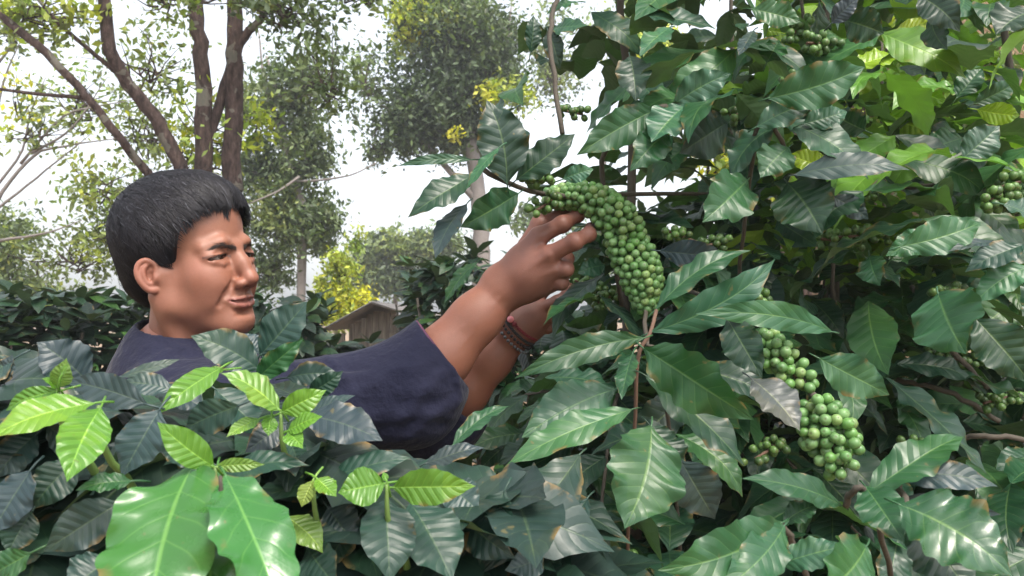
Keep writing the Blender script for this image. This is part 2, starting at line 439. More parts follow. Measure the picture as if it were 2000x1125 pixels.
def ribbons(S,width):
    n,m,_=S.shape; T=nrm(np.gradient(S,axis=1)); up=nrm(S-HAIR_C); B=nrm(np.cross(T,up))
    prof=np.array([.8,1,1,.95,.8,.55,.12])[:m] if m==7 else np.linspace(1,.15,m)
    w=(np.asarray(width).reshape(-1,1)*prof)[:,:,None]
    a=S-B*w; b=S+B*w; c=S+up*w*.8
    V=np.stack([a,c,b],2).reshape(-1,3); base=(np.arange(n)[:,None,None]*m*3+np.arange(m-1)[None,:,None]*3+np.arange(2)[None,None,:]).reshape(-1)
    Fq=np.stack([base,base+1,base+4,base+3],1)
    return V,Fq
def build_person():
    v=build_head(); V,Fc=v.mesh(); C=head_colors(V); V=hw(V)
    b=build_body(); hand_right(b); hand_left(b)
    # torso under the shirt (coarse, same mesh)
    vb,fb=b.mesh()
    T=TORSO(0); vt,ft=T.mesh()
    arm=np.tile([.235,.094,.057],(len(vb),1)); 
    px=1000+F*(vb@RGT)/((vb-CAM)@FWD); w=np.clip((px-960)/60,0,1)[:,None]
    arm=arm*(1-w*.75)+np.array([.135,.062,.050])*w*.75  # hand darker: part tan, part shading put into the vertex colour
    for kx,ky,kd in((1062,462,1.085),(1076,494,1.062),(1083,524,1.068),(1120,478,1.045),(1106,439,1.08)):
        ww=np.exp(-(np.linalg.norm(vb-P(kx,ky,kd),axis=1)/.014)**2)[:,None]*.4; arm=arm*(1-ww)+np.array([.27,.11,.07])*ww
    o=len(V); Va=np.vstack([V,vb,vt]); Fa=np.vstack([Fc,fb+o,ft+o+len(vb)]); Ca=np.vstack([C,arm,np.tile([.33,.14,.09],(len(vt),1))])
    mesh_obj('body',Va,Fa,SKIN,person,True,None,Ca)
    # eyes
    te=NT('eye'); at=te.n('ShaderNodeAttribute',attribute_name='Col'); s=te.n('ShaderNodeBsdfPrincipled',{'Base Color':at.outputs['Color'],'Roughness':.08}); EYE=te.surf(s)
    for s_ in(-1,1):
        c=np.array([.0690,.0305*s_,-.0035]); m=48
        th=np.linspace(0,math.pi,25); ph=np.arange(m)*2*math.pi/m
        X=np.stack([np.cos(th)[:,None]*np.ones(m),np.sin(th)[:,None]*np.cos(ph),np.sin(th)[:,None]*np.sin(ph)],-1)
        gaze=nrm([1,.06,.06]); 
        col=np.zeros((25,m,3)); a=X@gaze; rad=np.degrees(np.arccos(np.clip(a,-1,1)))
        col[:]=(.20,.16,.145); col[rad<34]=(.035,.016,.010); col[rad<12]=(.004,.004,.004)
        i=np.arange(24)[:,None]*m; j=np.arange(m)[None]; Fq=np.stack([i+j,i+m+j,i+m+(j+1)%m,i+(j+1)%m],-1).reshape(-1,4)
        mesh_obj('eye',hw(c+X.reshape(-1,3)*.0119),Fq,EYE,person,True,None,col.reshape(-1,3))
    # hair
    hv=hair_vol(); HV,HF=hv.mesh()
    th_=NT('hair'); at=th_.n('ShaderNodeAttribute',attribute_name='Col'); s=th_.n('ShaderNodeBsdfPrincipled',{'Base Color':at.outputs['Color'],'Roughness':.55,'Specular IOR Level':.32}); HAIR=th_.surf(s)
    nn=nrm((HV-HAIR_C)/np.array([.108,.0845,.098])**2)
    crown=np.array([-.075,.010,.125])
    def comb(q):
        d=nrm(q-crown); x=q[:,0]; z=q[:,2]
        fw=np.clip((z-.02)/.08,0,1)[:,None]
        return d*(1-.45*fw)+np.array([.9,-.25,-.12])*fw*.8+np.array([.25,0,-.8])*(1-fw)*.8
    hm=MB(); hm.add(hw(HV),HF,None,(.007,.007,.009))
    edge=scalp_side(HV); ok=edge>-.001; HVo=HV[ok]; no=nn[ok]
    r=np.random.default_rng(3)
    for (n,l0,l1,lift,w) in((18000,.022,.044,.13,.00042),(9000,.016,.036,.26,.00032),(700,.02,.045,.75,.00022)):
        S,ids=strands(HVo,no,n,int(n),l0,l1,lift,w,comb,.24)
        # stop strands falling over the face much below the hair line, except the fringe
        e=scalp_side(S[:,-1]); fr=S[:,0,0]>.035
        keep=(e>-.010)|(fr&(e>-.022)); S=S[keep]
        # locks: pull to clump centres
        k_=260; cc=S[r.integers(0,len(S),k_),0]; d2=((S[:,None,0]-cc[None])**2).sum(-1); ci=d2.argmin(1)
        mean=np.stack([S[ci==c_].mean(0) if (ci==c_).any() else S[0] for c_ in range(k_)])
        wgt=np.linspace(0,.55,S.shape[1])[None,:,None]; S=S*(1-wgt)+mean[ci]*wgt
        V_,F_=ribbons(S,np.full(len(S),w)*(.6+.8*r.random(len(S))))
        g=r.random(len(S)); colr=np.array([.012,.011,.015])*(.45+1.4*g[:,None]**2); gr=r.random(len(S))<.03; colr[gr]=(.07,.07,.085)
        hm.add(hw(V_),F_,None,np.repeat(colr,S.shape[1]*3,0))
    # fringe tufts over the forehead
    S=[]
    for k_ in range(46):
        y0=-.055+.105*k_/45+r.normal(0,.002); x0=.050-abs(y0)*.35; 
        zt=.083+r.normal(0,.003)-abs(y0)*.18
        drop=.030+.014*math.sin(k_*1.9)+(.012 if k_%7==2 else 0)
        for j in range(26):
            a=np.array([x0-.004,y0,zt+.016])+r.normal(0,.0025,3); b_=np.array([x0+.026-abs(y0)*.12,y0-.004,zt+.002])+r.normal(0,.0018,3)
            c_=np.array([x0+.030-abs(y0)*.22,y0-.010,zt-drop*.72])+r.normal(0,.0012,3)
            S.append(spline([a,b_,c_],7))
    S=np.array(S); 
    V_,F_=ribbons(S,np.full(len(S),.0006)); hm.add(hw(V_),F_,None,np.repeat(np.array([.011,.011,.014])*(.6+.9*r.random((len(S),1))),21,0))
    hm.build('hair',HAIR,person)
    # eyebrows
    for s_ in(-1,1):
        bm=MB(); n=330; t=r.random(n); y=np.interp(t,[0,.5,1],[.0080,.026,.0450])*s_; z=np.interp(t,[0,.35,.65,.85,1],[.0080,.0110,.0135,.0125,.0085])+r.normal(0,.0018,n)*np.interp(t,[0,.6,1],[1,1,.4])
        # x on the head surface: march on the volume
        xs=np.empty(n)
        for i in range(n):
            iy=int(round((y[i]-v.lo[1])/v.res)); iz=int(round((z[i]-v.lo[2])/v.res)); colm=v.f[:,iy,iz]; xs[i]=v.lo[0]+v.res*(np.where(colm<0)[0].max()+.5)
        p0=np.stack([xs+.0003,y,z],1); d=np.stack([-.35*t-.05,np.full(n,.9*s_),np.interp(t,[0,.6,1],[.5,.1,-.35])],1)+r.normal(0,.15,(n,3)); d=nrm(d)
        S=p0[:,None]+d[:,None]*np.linspace(0,.0075,5)[None,:,None]+np.array([.0008,0,0])*np.sin(np.linspace(0,3,5))[None,:,None]
        S[:,:,0]-=np.abs(S[:,:,1]-p0[:,None,1])*np.interp(t,[0,1],[.15,.75])[:,None]
        V_,F_=ribbons(S,np.full(n,.00036)); bm.add(hw(V_),F_,None,(.045,.032,.028))
        bm.build('eyebrow',HAIR,person)
        c=np.array([.0690,.0305*s_,-.0035]); tt=np.linspace(-1,1,15); M=rotax('X',-9*s_)
        yy=.0040*s_+.0190*tt; zz=.0036*np.sqrt(np.clip(1-tt**2,0,1))-.0002; L_=np.stack([np.zeros(15),yy,zz],1)@M.T
        L_[:,0]=-.0005+.0138*np.sqrt(np.clip(1-((L_[:,1]-.0025*s_)/.0205)**2-(L_[:,2]/.0128)**2,.0,1))+.0003
        ok=L_[:,0]>.003; m_=MB(); m_.add(*tube(hw(c+L_[ok]),np.linspace(.0006,.0009,ok.sum()) if s_<0 else .0007,6),None,(.02,.012,.01)); m_.build('eyelashes',HAIR,person)
# ---- shirt / torso ---------------------------------------------------
NB=hw((-.026,0,-.100)); NB2=hw((-.044,0,-.146))
def TORSO(g):
    """g = garment inflation"""
    v=Vol((-1.02,.78,.86),(.02,1.60,1.56),.0034 if g else .008)
    ch=P(395,1000,1.20); ch[2]=1.18
    top=NB2*.5+ch*.5; 
    A=rotm(R_(28),0,0)
    v.ell(ch+np.array([0,0,.02]),np.array([.125,.17,.25])+g,.05,rot=A)
    v.ell((SH+SH2)/2+np.array([-.02,0,-.03]),np.array([.105,.185,.11])+g,.06,rot=A)
    v.cone(NB2,NB2+np.array([-.0,0,-.06]),.060+g,.085+g,.05)
    for S,D in((SH,-1),(SH2,1)):
        v.cone(NB2+np.array([-.005,0,-.045]),S+np.array([-.01,0,.0]),.050+g,.055+g,.06)
        v.ell(S,np.full(3,.060)+g,.04)
    if g:
        u=nrm(EL-SH); w=nrm(WR-EL); 
        v.cone(SH,EL,.062+g,.054+g*1.6,.05)
        C1=P(858,682,1.075)
        v.cone(EL,C1+w*.02,.058+g,.042+g,.04)
        v.cone(SH2,EL2,.060+g,.055+g,.05)
        w2=nrm(WR2-EL2); v.cone(EL2-w2*.03,EL2+w2*.055,.055+g,.054+g,.03)
    else:
        v.cone(SH,EL,.055,.045,.03); v.cone(SH2,EL2,.055,.045,.03)
    return v
def build_shirt():
    g=.012; v=TORSO(g)
    w=nrm(WR-EL); w2=nrm(WR2-EL2)
    # folds
    r=np.random.default_rng(5)
    C1=P(858,682,1.075)
    # trim: cuffs are cut square, then hollowed
    def cut(c,n,rad):
        c=np.asarray(c); n=nrm(n)
        fn=lambda p:np.maximum(-((p-c)@n),np.linalg.norm(p-c,axis=-1)-rad)
        v.op(c-rad,c+rad,fn,.003,'sub')
    n1=nrm(w+RGT*.25-UPV*.05); cut(C1,n1,.10)
    C2=EL2+w2*.040; cut(C2,w2,.085)
    v.cone(C1-w*.05,C1+w*.06,.045,.0495,.004,'sub')
    v.cone(C2-w2*.05,C2+w2*.03,.048,.056,.004,'sub')
    # neck opening
    v.cone(NB2,NB+(NB-NB2)*1.5,.0645,.0605,.006,'sub')
    V,Fc=v.mesh()
    px,py,dd=proj(V)
    N=np.zeros_like(V); n_=np.cross(V[Fc[:,2]]-V[Fc[:,0]],V[Fc[:,3]]-V[Fc[:,1]])
    for k_ in range(4): np.add.at(N,Fc[:,k_],n_)
    N=nrm(N); face=np.clip(-(N@FWD)*1.6+.25,0,1)
    D=np.zeros(len(V))
    for x0,y0,x1,y1,wd_,am in [(575,712,660,742,11,5),(600,738,690,722,9,-4),(610,765,700,735,10,5),(640,700,668,728,8,5),(560,760,640,800,14,5),(690,770,790,720,16,4),(720,800,850,790,18,-5),(770,840,860,735,13,4),(800,850,905,780,12,4),(640,840,760,800,18,5),(700,850,860,830,14,-5),(240,750,330,690,9,4),(255,790,360,715,10,-4),(235,820,380,760,12,5),(420,700,320,662,7,3),(440,720,340,680,8,-3),(845,640,893,745,5,2.5),(835,655,880,745,6,-1.5)]:
        ax=np.array([x1-x0,y1-y0],float); L_=np.hypot(*ax); ax/=L_
        t_=((px-x0)*ax[0]+(py-y0)*ax[1]); e_=(px-x0)*-ax[1]+(py-y0)*ax[0]+.06*t_*np.sin(t_/L_*3)
        over=np.maximum(0,np.maximum(-t_,t_-L_))
        D+=am*.001*np.exp(-(e_/wd_)**2)*np.exp(-(over/25)**2)*face
    V=V+N*D[:,None]
    t=NT('navy_cotton'); tc=t.n('ShaderNodeTexCoord'); n1_=t.noise(9,4,tc.outputs['Object']); n2=t.noise(700,2,tc.outputs['Object']); n3=t.noise(28,4,tc.outputs['Object'],.6)
    c=t.mix(n1_.outputs[0],(.006,.007,.019),(.011,.0125,.032)); c=t.mix(t.math('MULTIPLY',n3.outputs[0],.3),c,(.024,.023,.044))
    b=t.n('ShaderNodeBump',{'Strength':.5,'Distance':.0006,'Height':n2.outputs[0]}); b2=t.n('ShaderNodeBump',{'Strength':.55,'Distance':.012,'Height':n3.outputs[0],'Normal':b.outputs[0]})
    b3=t.n('ShaderNodeBump',{'Strength':.6,'Distance':.03,'Height':n1_.outputs[0],'Normal':b2.outputs[0]})
    s=t.n('ShaderNodeBsdfPrincipled',{'Base Color':c,'Roughness':.85,'Normal':b3.outputs[0],'Sheen Weight':.08,'Sheen Roughness':.4,'Specular IOR Level':.2}); NAVY=t.surf(s)
    sh=mesh_obj('shirt',V,Fc,NAVY,person)
    # collar ribbing and cuff hems hug the openings
    def ring(c,n,r,tr,squash=1.0):
        n=nrm(n); a=nrm(np.cross(n,[0,0,1])); b_=np.cross(n,a); th=np.linspace(0,2*math.pi,49)
        pts=c+r*(np.cos(th)[:,None]*a+np.sin(th)[:,None]*b_*squash)
        V_,F_=tube(pts,tr,8,False); return V_,F_
    m=MB(); 
    for k_ in range(3): m.add(*ring(NB2+(NB-NB2)*(.10+.10*k_),NB-NB2,.0665-.001*k_,.0032))
    m.build('collar',NAVY,sh)
    CUFF=simple('plum_cuff_trim',(.075,.02,.05),.8)
    m=MB(); m.add(*ring(C1-n1*.002,n1,.0525,.0022)); m.build('cuff_trim',CUFF,sh)
    m=MB(); m.add(*ring(C1-n1*.021,n1,.0538,.0007)); m.build('hem_stitch',NAVY,sh)
    m=MB(); m.add(*ring(C2-w2*.002,w2,.058,.0018)); m.build('cuff_trim',NAVY,sh)
    # trousers, plain, hidden behind the bush
    q=Vol((-1.0,.85,0.0),(-.2,1.75,1.05),.012)
    hip=P(385,1000,1.22); hip[2]=.92
    q.ell(hip,(.15,.18,.14),.05)
    for s in(-1,1):
        h=hip+np.array([.0,.09*s,-.04]); kn=h+np.array([.03,.02*s,-.42]); an=kn+np.array([-.03,.0,-.40])
        q.chain([h,kn,an],[.095,.07,.055],.03)
    V,Fc=q.mesh(); mesh_obj('trousers',V,Fc,simple('trouser_cloth',(.04,.04,.05),.9,(60,.4,.004)),person)
    m=MB()
    for s in(-1,1):
        h=hip+np.array([.0,.11*s,-.86]); V_,F_=tube(spline([h+(-.08,0,-.035),h+(0,0,-.02),h+(.10,0,-.03),h+(.17,0,-.045)],9),[.03,.045,.05,.047,.043,.042,.042,.04,.03],12); V_[:,2]=np.maximum(V_[:,2],.0); m.add(V_,F_)
    m.build('shoes',simple('black_rubber',(.02,.02,.02),.5),person)
def build_bracelets():
    u=nrm(WR2-EL2); a=nrm(np.cross(u,[0,0,1])); b=np.cross(u,a)
    BLK=simple('black_cord',(.02,.018,.02),.45,(400,.6,.001)); RED=simple('red_cord',(.16,.012,.02),.5,(400,.6,.001)); PNK=simple('pink_bead',(.75,.25,.28),.25)
    SIL=simple('dark_metal_bead',(.12,.13,.14),.3,Metallic=.6)
    specs=[(-.012,.0402,'braid',BLK),(-.020,.0408,'bead',BLK),(-.004,.0392,'braid',RED),(-.029,.0420,'bead',SIL)]
    for off,r,kind,mt in specs:
        c=WR2+u*(off+.020); tilt=u+a*.12+b*.18*(1 if off<-.01 else .8); n=nrm(tilt); A=nrm(np.cross(n,[0,0,1])); B=np.cross(n,A)
        m=MB(); 
        if kind=='braid':
            for k in range(3):
                th=np.linspace(0,2*math.pi,145); ph=th*18+k*2*math.pi/3
                pts=c+(r+.0016*np.cos(ph))[:,None]*(np.cos(th)[:,None]*A+np.sin(th)[:,None]*B)+(.0016*np.sin(ph))[:,None]*n
                m.add(*tube(pts,.0013,6,False))
        else:
            for k in range(34):
                th=k*2*math.pi/34; m.add(*ball(c+r*(math.cos(th)*A+math.sin(th)*B),.0030,8,6))
        o=m.build('bracelet',mt,person); o['label']={'braid':'braided cord bracelet','bead':'dark beaded bracelet'}[kind]
        if mt is RED:
            th=np.linspace(0,2*math.pi,360); rp_=c+r*(np.cos(th)[:,None]*A+np.sin(th)[:,None]*B); qx,qy,qd=proj(rp_)
            sc_=np.hypot(qx-1000,qy-622)+(qd>proj(c)[2])*500; k0=int(sc_.argmin())
            m=MB(); m.add(*ball(rp_[k0]-FWD*.003,.0058,14,10)); m.build('bead',PNK,o)
            for dk in(-16,16):
                m=MB(); m.add(*ball(rp_[(k0+dk)%360]-FWD*.002,.0042,12,8)); m.build('bead',RED,o)
def ball(c,r,m=10,k=7,sq=None):
    th=np.linspace(0,math.pi,k); ph=np.arange(m)*2*math.pi/m
    X=np.stack([np.sin(th)[:,None]*np.cos(ph),np.sin(th)[:,None]*np.sin(ph),np.cos(th)[:,None]*np.ones(m)],-1).reshape(-1,3)
    i=np.arange(k-1)[:,None]*m; j=np.arange(m)[None]; Fq=np.stack([i+j,i+m+j,i+m+(j+1)%m,i+(j+1)%m],-1).reshape(-1,4)
    if sq is not None: X=X*sq
    return X*r+np.asarray(c),Fq
build_person(); build_shirt(); build_bracelets()
# ================================================================== LEAVES
WP=([0,.05,.14,.28,.43,.58,.72,.83,.91,.96,1],[.04,.20,.56,.88,1,.95,.75,.47,.22,.09,0])
def leaf(b,t,w,N=None,arch=.10,fold=.22,wave=.0,quilt=.02,nu=18,nv=10,ph=0.,curl=0.,veins=9,twist=0.,side=0.):
    """one leaf blade from b to t (3D), width w -> V,F,UV"""
    b=np.asarray(b,float); t=np.asarray(t,float); ax=t-b; L=np.linalg.norm(ax); ax=ax/L
    N=np.asarray(N,float); N=nrm(N-ax*(N@ax)); S=np.cross(N,ax)
    u=np.linspace(0,1,nu+1); v=np.linspace(-1,1,nv+1); wu=np.interp(u,*WP)*w/2
    c=b+ax*(u*L)[:,None]+N*(arch*L*4*u*(1-u)-curl*L*np.clip(u-.55,0,1)**2*3)[:,None]+S*(side*L*4*u*(1-u))[:,None]
    tw=twist*(u-.3); Su=S*np.cos(tw)[:,None]+N*np.sin(tw)[:,None]; Nu=N*np.cos(tw)[:,None]-S*np.sin(tw)[:,None]
    av=np.abs(v)
    rip=1+ .03*wave*np.sin(2*math.pi*(u*6.5+ph))
    off=wu[:,None]*v[None,:]*rip[:,None]
    h=fold*np.abs(off)*(1-.35*av[None,:])
    qq=np.abs(np.sin(math.pi*(u[:,None]*veins-av[None]*1.35)))**.7*2-1
    h=h+quilt*w*qq*np.clip(av*3,0,1)[None]*(1-.45*av)[None]*np.clip(wu/wu.max(),0,1)[:,None]
    h=h+wave*(.06*w*np.sin(2*math.pi*(u[:,None]*(2.2+1.2*ph)+ph*3+.23*np.sign(v)[None]))+.022*w*np.sin(2*math.pi*(u[:,None]*6.1+ph*5+.4*np.sign(v)[None])))*av[None]**2*np.clip(wu/wu.max()*1.5,0,1)[:,None]
    V=c[:,None]+Su[:,None]*off[...,None]+Nu[:,None]*h[...,None]
    V=V.reshape(-1,3)
    i=np.arange(nu)[:,None]*(nv+1); j=np.arange(nv)[None]
    Fq=np.stack([i+nv+1+j,i+nv+2+j,i+j+1,i+j],-1).reshape(-1,4)
    UV=np.stack(np.broadcast_arrays(u[:,None],(v[None]+1)/2),-1).reshape(-1,2)
    return V,Fq,UV
def leaf_mat(name,rough=.38,trans=.18,vein=.25,bump=.5,coat=.0,veins=9.0,back=1.5,spec=.5):
    t=NT(name); at=t.n('ShaderNodeAttribute',attribute_name='Col').outputs['Color']
    uv=t.n('ShaderNodeUVMap'); sx=t.n('ShaderNodeSeparateXYZ',{0:uv.outputs[0]}); u,v=sx.outputs[0],sx.outputs[1]
    av=t.math('ABSOLUTE',t.math('MULTIPLY_ADD',v,2,-1))
    s=t.math('MULTIPLY_ADD',u,veins,t.math('MULTIPLY',av,-1.35)); tri=t.math('PINGPONG',s,.5)       # 0 at vein (phase .5 of the quilt)
    d=t.math('SUBTRACT',.5,tri)
    vn=t.n('ShaderNodeMapRange',{'Value':d,'From Min':.012,'From Max':.05,'To Min':1,'To Max':0}).outputs[0]
    vn=t.math('MULTIPLY',vn,t.n('ShaderNodeMapRange',{'Value':av,'From Min':.55,'From Max':1,'To Min':1,'To Max':.15}).outputs[0])
    mid=t.n('ShaderNodeMapRange',{'Value':av,'From Min':.018,'From Max':.055,'To Min':1,'To Max':0}).outputs[0]
    tc=t.n('ShaderNodeTexCoord').outputs['Object']
    n1=t.noise(22,4,tc,.6).outputs[0]; n2=t.noise(160,3,tc).outputs[0]
    c=t.mix(t.math('MULTIPLY',n1,.45),at,t.mix(1.0,at,(.55,.62,.6),'MULTIPLY'))
    light=t.mix(1.0,at,(1.9,1.75,1.35),'MULTIPLY'); light=t.mix(.25,light,(.25,.33,.12))
    c=t.mix(t.math('MULTIPLY',vn,vein),c,light); c=t.mix(t.math('MULTIPLY',mid,min(1,vein*2.2)),c,light)
    bk=t.mix(.35,t.mix(1.0,at,(back,back,back*.95),'MULTIPLY'),(.16,.21,.12)); geo=t.n('ShaderNodeNewGeometry')
    spot=t.n('ShaderNodeMapRange',{'Value':t.noise(75,2,tc,.7).outputs[0],'From Min':.70,'From Max':.74}).outputs[0]
    c=t.mix(t.math('MULTIPLY',spot,.55),c,(.12,.10,.04))
    nb_=t.noise(38,4,tc,.6).outputs[0]; edge=t.math('MULTIPLY',t.n('ShaderNodeMapRange',{'Value':av,'From Min':.72,'From Max':.97}).outputs[0],t.n('ShaderNodeMapRange',{'Value':nb_,'From Min':.56,'From Max':.62}).outputs[0])
    c=t.mix(t.math('MULTIPLY',edge,.75),c,(.15,.10,.035)); c=t.mix(t.math('MULTIPLY',t.math('GREATER_THAN',t.noise(9,3,tc).outputs[0],.57),.30),c,t.mix(1.0,c,(1.7,1.35,.8),'MULTIPLY'))
    hgt=t.math('ADD',t.math('MULTIPLY',t.math('POWER',t.math('MULTIPLY',d,2),.6),1.0),t.math('ADD',t.math('MULTIPLY',mid,-.6),t.math('MULTIPLY',n2,.25)))
    b=t.n('ShaderNodeBump',{'Strength':bump,'Distance':.0035,'Height':hgt})
    rg=t.math('MULTIPLY_ADD',n1,.22,rough-.11)
    col=t.mix(geo.outputs['Backfacing'],c,bk)
    rg=t.math('ADD',rg,t.math('MULTIPLY',geo.outputs['Backfacing'],.2))
    p=t.n('ShaderNodeBsdfPrincipled',{'Base Color':col,'Roughness':rg,'Normal':b.outputs[0],'Specular IOR Level':spec,'Coat Weight':coat,'Coat Roughness':.12})
    tl=t.n('ShaderNodeBsdfTranslucent',{'Color':t.mix(1.0,col,(1.5,1.9,.6),'MULTIPLY'),'Normal':b.outputs[0]})
    mx=t.n('ShaderNodeMixShader',{0:trans,1:p,2:tl}); return t.surf(mx)
M_DARK=leaf_mat('coffee_leaf_mature',.40,.05,.14,.20,0,spec=.36)
M_MID=leaf_mat('coffee_leaf_green',.38,.13,.24,.20,0,spec=.37)
M_YOUNG=leaf_mat('coffee_leaf_young',.34,.25,.45,.35,0,spec=.45)
M_GLOSS=leaf_mat('coffee_leaf_glossy',.26,.07,.30,.12,.0,veins=7.0,spec=.5)
M_FAR=leaf_mat('distant_leaf',.5,.30,.1,.1)
#          colour          material quilt fold wave
KIND={'D':((.015,.042,.029),M_DARK,.004,.22,.8),'B':((.022,.043,.043),M_DARK,.004,.16,.8),  # B: bluish sky reflection put into the leaf colour
      'M':((.019,.070,.026),M_MID,.0045,.24,1.4),'L':((.030,.090,.044),M_MID,.0045,.16,1.3),
      'K':((.010,.034,.017),M_MID,.005,.22,1.2),'Y':((.095,.215,.026),M_YOUNG,.014,.26,.6),
      'P':((.145,.265,.055),M_YOUNG,.008,.20,.6),'G':((.034,.118,.026),M_GLOSS,.018,.24,1.7),'H':((.020,.075,.026),M_GLOSS,.008,.2,1.3),
      'X':((.060,.075,.078),M_MID,.008,.30,.9),'S':((.20,.34,.02),M_YOUNG,.006,.2,1.)}  # S: lit leaf, yellow sunlight put into its colour
STEM=simple('green_stem',(.10,.17,.04),.6,(60,.5,.002)); BARK=simple('coffee_bark',(.058,.048,.036),.85,(45,.9,.004)); RBARK=simple('reddish_twig',(.10,.055,.035),.8,(60,.8,.002))
def hero(parent,bx,by,tx,ty,w,kind,d0,d1=None,tilt=.25,arch=.07,curl=0.,seed=0,twist=0.,label=None,fold=None,side=None):
    d1=d0 if d1 is None else d1; r=np.random.default_rng(int(bx*7+by*13+tx*3+ty)&0xffff)
    b=P(bx,by,d0); t=P(tx,ty,d1); ax=nrm(t-b); c,mat,q,f,wv=KIND[kind]
    vd=nrm(CAM-(b+t)/2); n0=nrm(vd-ax*(vd@ax)); u0=np.array([0,0,1.])-ax*ax[2]; u0=u0/(np.linalg.norm(u0)+1e-6)
    side_=np.cross(n0,ax); N=nrm(n0*(1-tilt)+u0*tilt+side_*r.uniform(-.5,.5)); W=w/F*(d0+d1)/2*1.06
    V,Fq,UV=leaf(b,t,W,N,arch,f if fold is None else fold,wv,q,56,14,r.random(),curl+r.uniform(-.03,.16),veins=7 if kind=='G' else 9+int(r.integers(0,2)),twist=twist+r.uniform(-.35,.35),side=r.uniform(-.05,.05) if side is None else side)
    m=MB(); cj=np.array(c)*(.85+.3*r.random())*(1+r.uniform(-.12,.12,3)); m.add(V,Fq,UV,cj)
    # petiole
    pv,pf=tube(spline([b-ax*.012-N*.004,b-ax*.003,b+ax*.004],4),[.0009,.0009,.0008,.0006],6); m.add(pv,pf,np.tile([.0,.2],(len(pv),1)),np.array(c)*1.2+.01)
    o=m.build('leaf',mat,parent)
    if label: o['label']=label
    return o
# ---------------------------------------------------------------- young/hero leaves, bush in front of the man
LB=[
(185,788,-25,852,80,'Y',.50,.46),(196,797,131,940,86,'Y',.50,.46),(120,763,5,803,36,'Y',.52,.52),(112,756,128,703,38,'P',.52,.51),(112,757,84,738,22,'Y',.52,.51),
(432,718,306,806,50,'Y',.60,.56),(500,742,592,664,48,'M',.66,.66),(546,801,438,724,74,'P',.56,.54),(549,806,636,764,48,'Y',.56,.56),
(508,818,442,854,34,'P',.56,.54),(530,812,524,852,30,'Y',.56,.55),(562,842,628,812,40,'Y',.56,.55),(562,846,590,872,38,'Y',.56,.54),
(418,912,306,824,60,'Y',.50,.48),(420,912,516,908,27,'P',.50,.50),(612,938,588,990,38,'P',.54,.53),(618,934,657,970,42,'Y',.54,.53),
(752,944,660,962,72,'Y',.52,.51),(766,952,928,950,68,'Y',.52,.50),(558,1008,632,1074,62,'P',.56,.54),(755,940,748,922,14,'Y',.52,.52),(440,722,400,728,16,'Y',.6,.6),(120,735,132,712,18,'Y',.5,.5),
(380,905,285,1290,212,'G',.50,.40),(440,928,575,1250,138,'G',.48,.40),(425,915,440,1270,150,'G',.52,.43),
(288,790,128,744,62,'B',.56,.56),(172,748,72,668,88,'B',.62,.60),(0,752,26,692,44,'B',.6,.6),(28,786,72,702,46,'B',.62,.62),(312,800,238,932,92,'B',.54,.52),
(232,737,352,700,22,'B',.60,.62),(338,762,236,746,46,'B',.60,.60),(506,722,372,656,76,'D',.68,.66),(508,694,600,588,82,'D',.70,.70),(508,692,470,650,38,'B',.72,.72),
(560,738,664,732,46,'D',.72,.72),(602,770,670,726,40,'D',.70,.70),(468,792,360,838,66,'B',.58,.58),(598,812,748,862,84,'B',.62,.60),(600,806,694,772,34,'B',.64,.64),
(404,902,312,878,54,'D',.54,.54),(560,826,478,884,54,'B',.60,.58),(430,934,600,902,56,'D',.55,.55),(562,856,590,924,48,'D',.60,.58),(640,934,800,890,56,'D',.60,.60),
(830,906,944,868,44,'B',.66,.66),(755,975,764,1135,108,'D',.54,.50),(802,982,884,1135,124,'D',.56,.52),(640,990,694,1062,82,'B',.58,.56),(236,980,84,1078,84,'B',.52,.49),
(258,940,148,955,40,'M',.50,.48),(74,846,-10,932,76,'B',.58,.56),(60,918,-20,1045,92,'B',.54,.52),(152,898,62,995,74,'D',.56,.54),(62,1000,14,1085,62,'D',.54,.52),
(868,950,936,1002,72,'B',.60,.58),(986,958,936,1105,92,'D',.60,.58),(884,870,995,788,38,'M',.75,.78),(218,1092,130,1160,90,'D',.48,.46),(60,1080,-30,1130,60,'M',.5,.5),
(600,1070,660,1150,80,'D',.56,.52),(560,900,700,850,60,'D',.66,.66),(700,1010,640,1110,70,'D',.58,.56),(250,860,180,960,70,'B',.60,.60),
(900,1010,1000,1090,80,'D',.60,.56),(300,760,400,800,70,'B',.62,.62),(420,760,520,850,80,'D',.64,.64),(30,700,-40,760,60,'B',.6,.6),(90,830,180,870,60,'D',.58,.58),
]
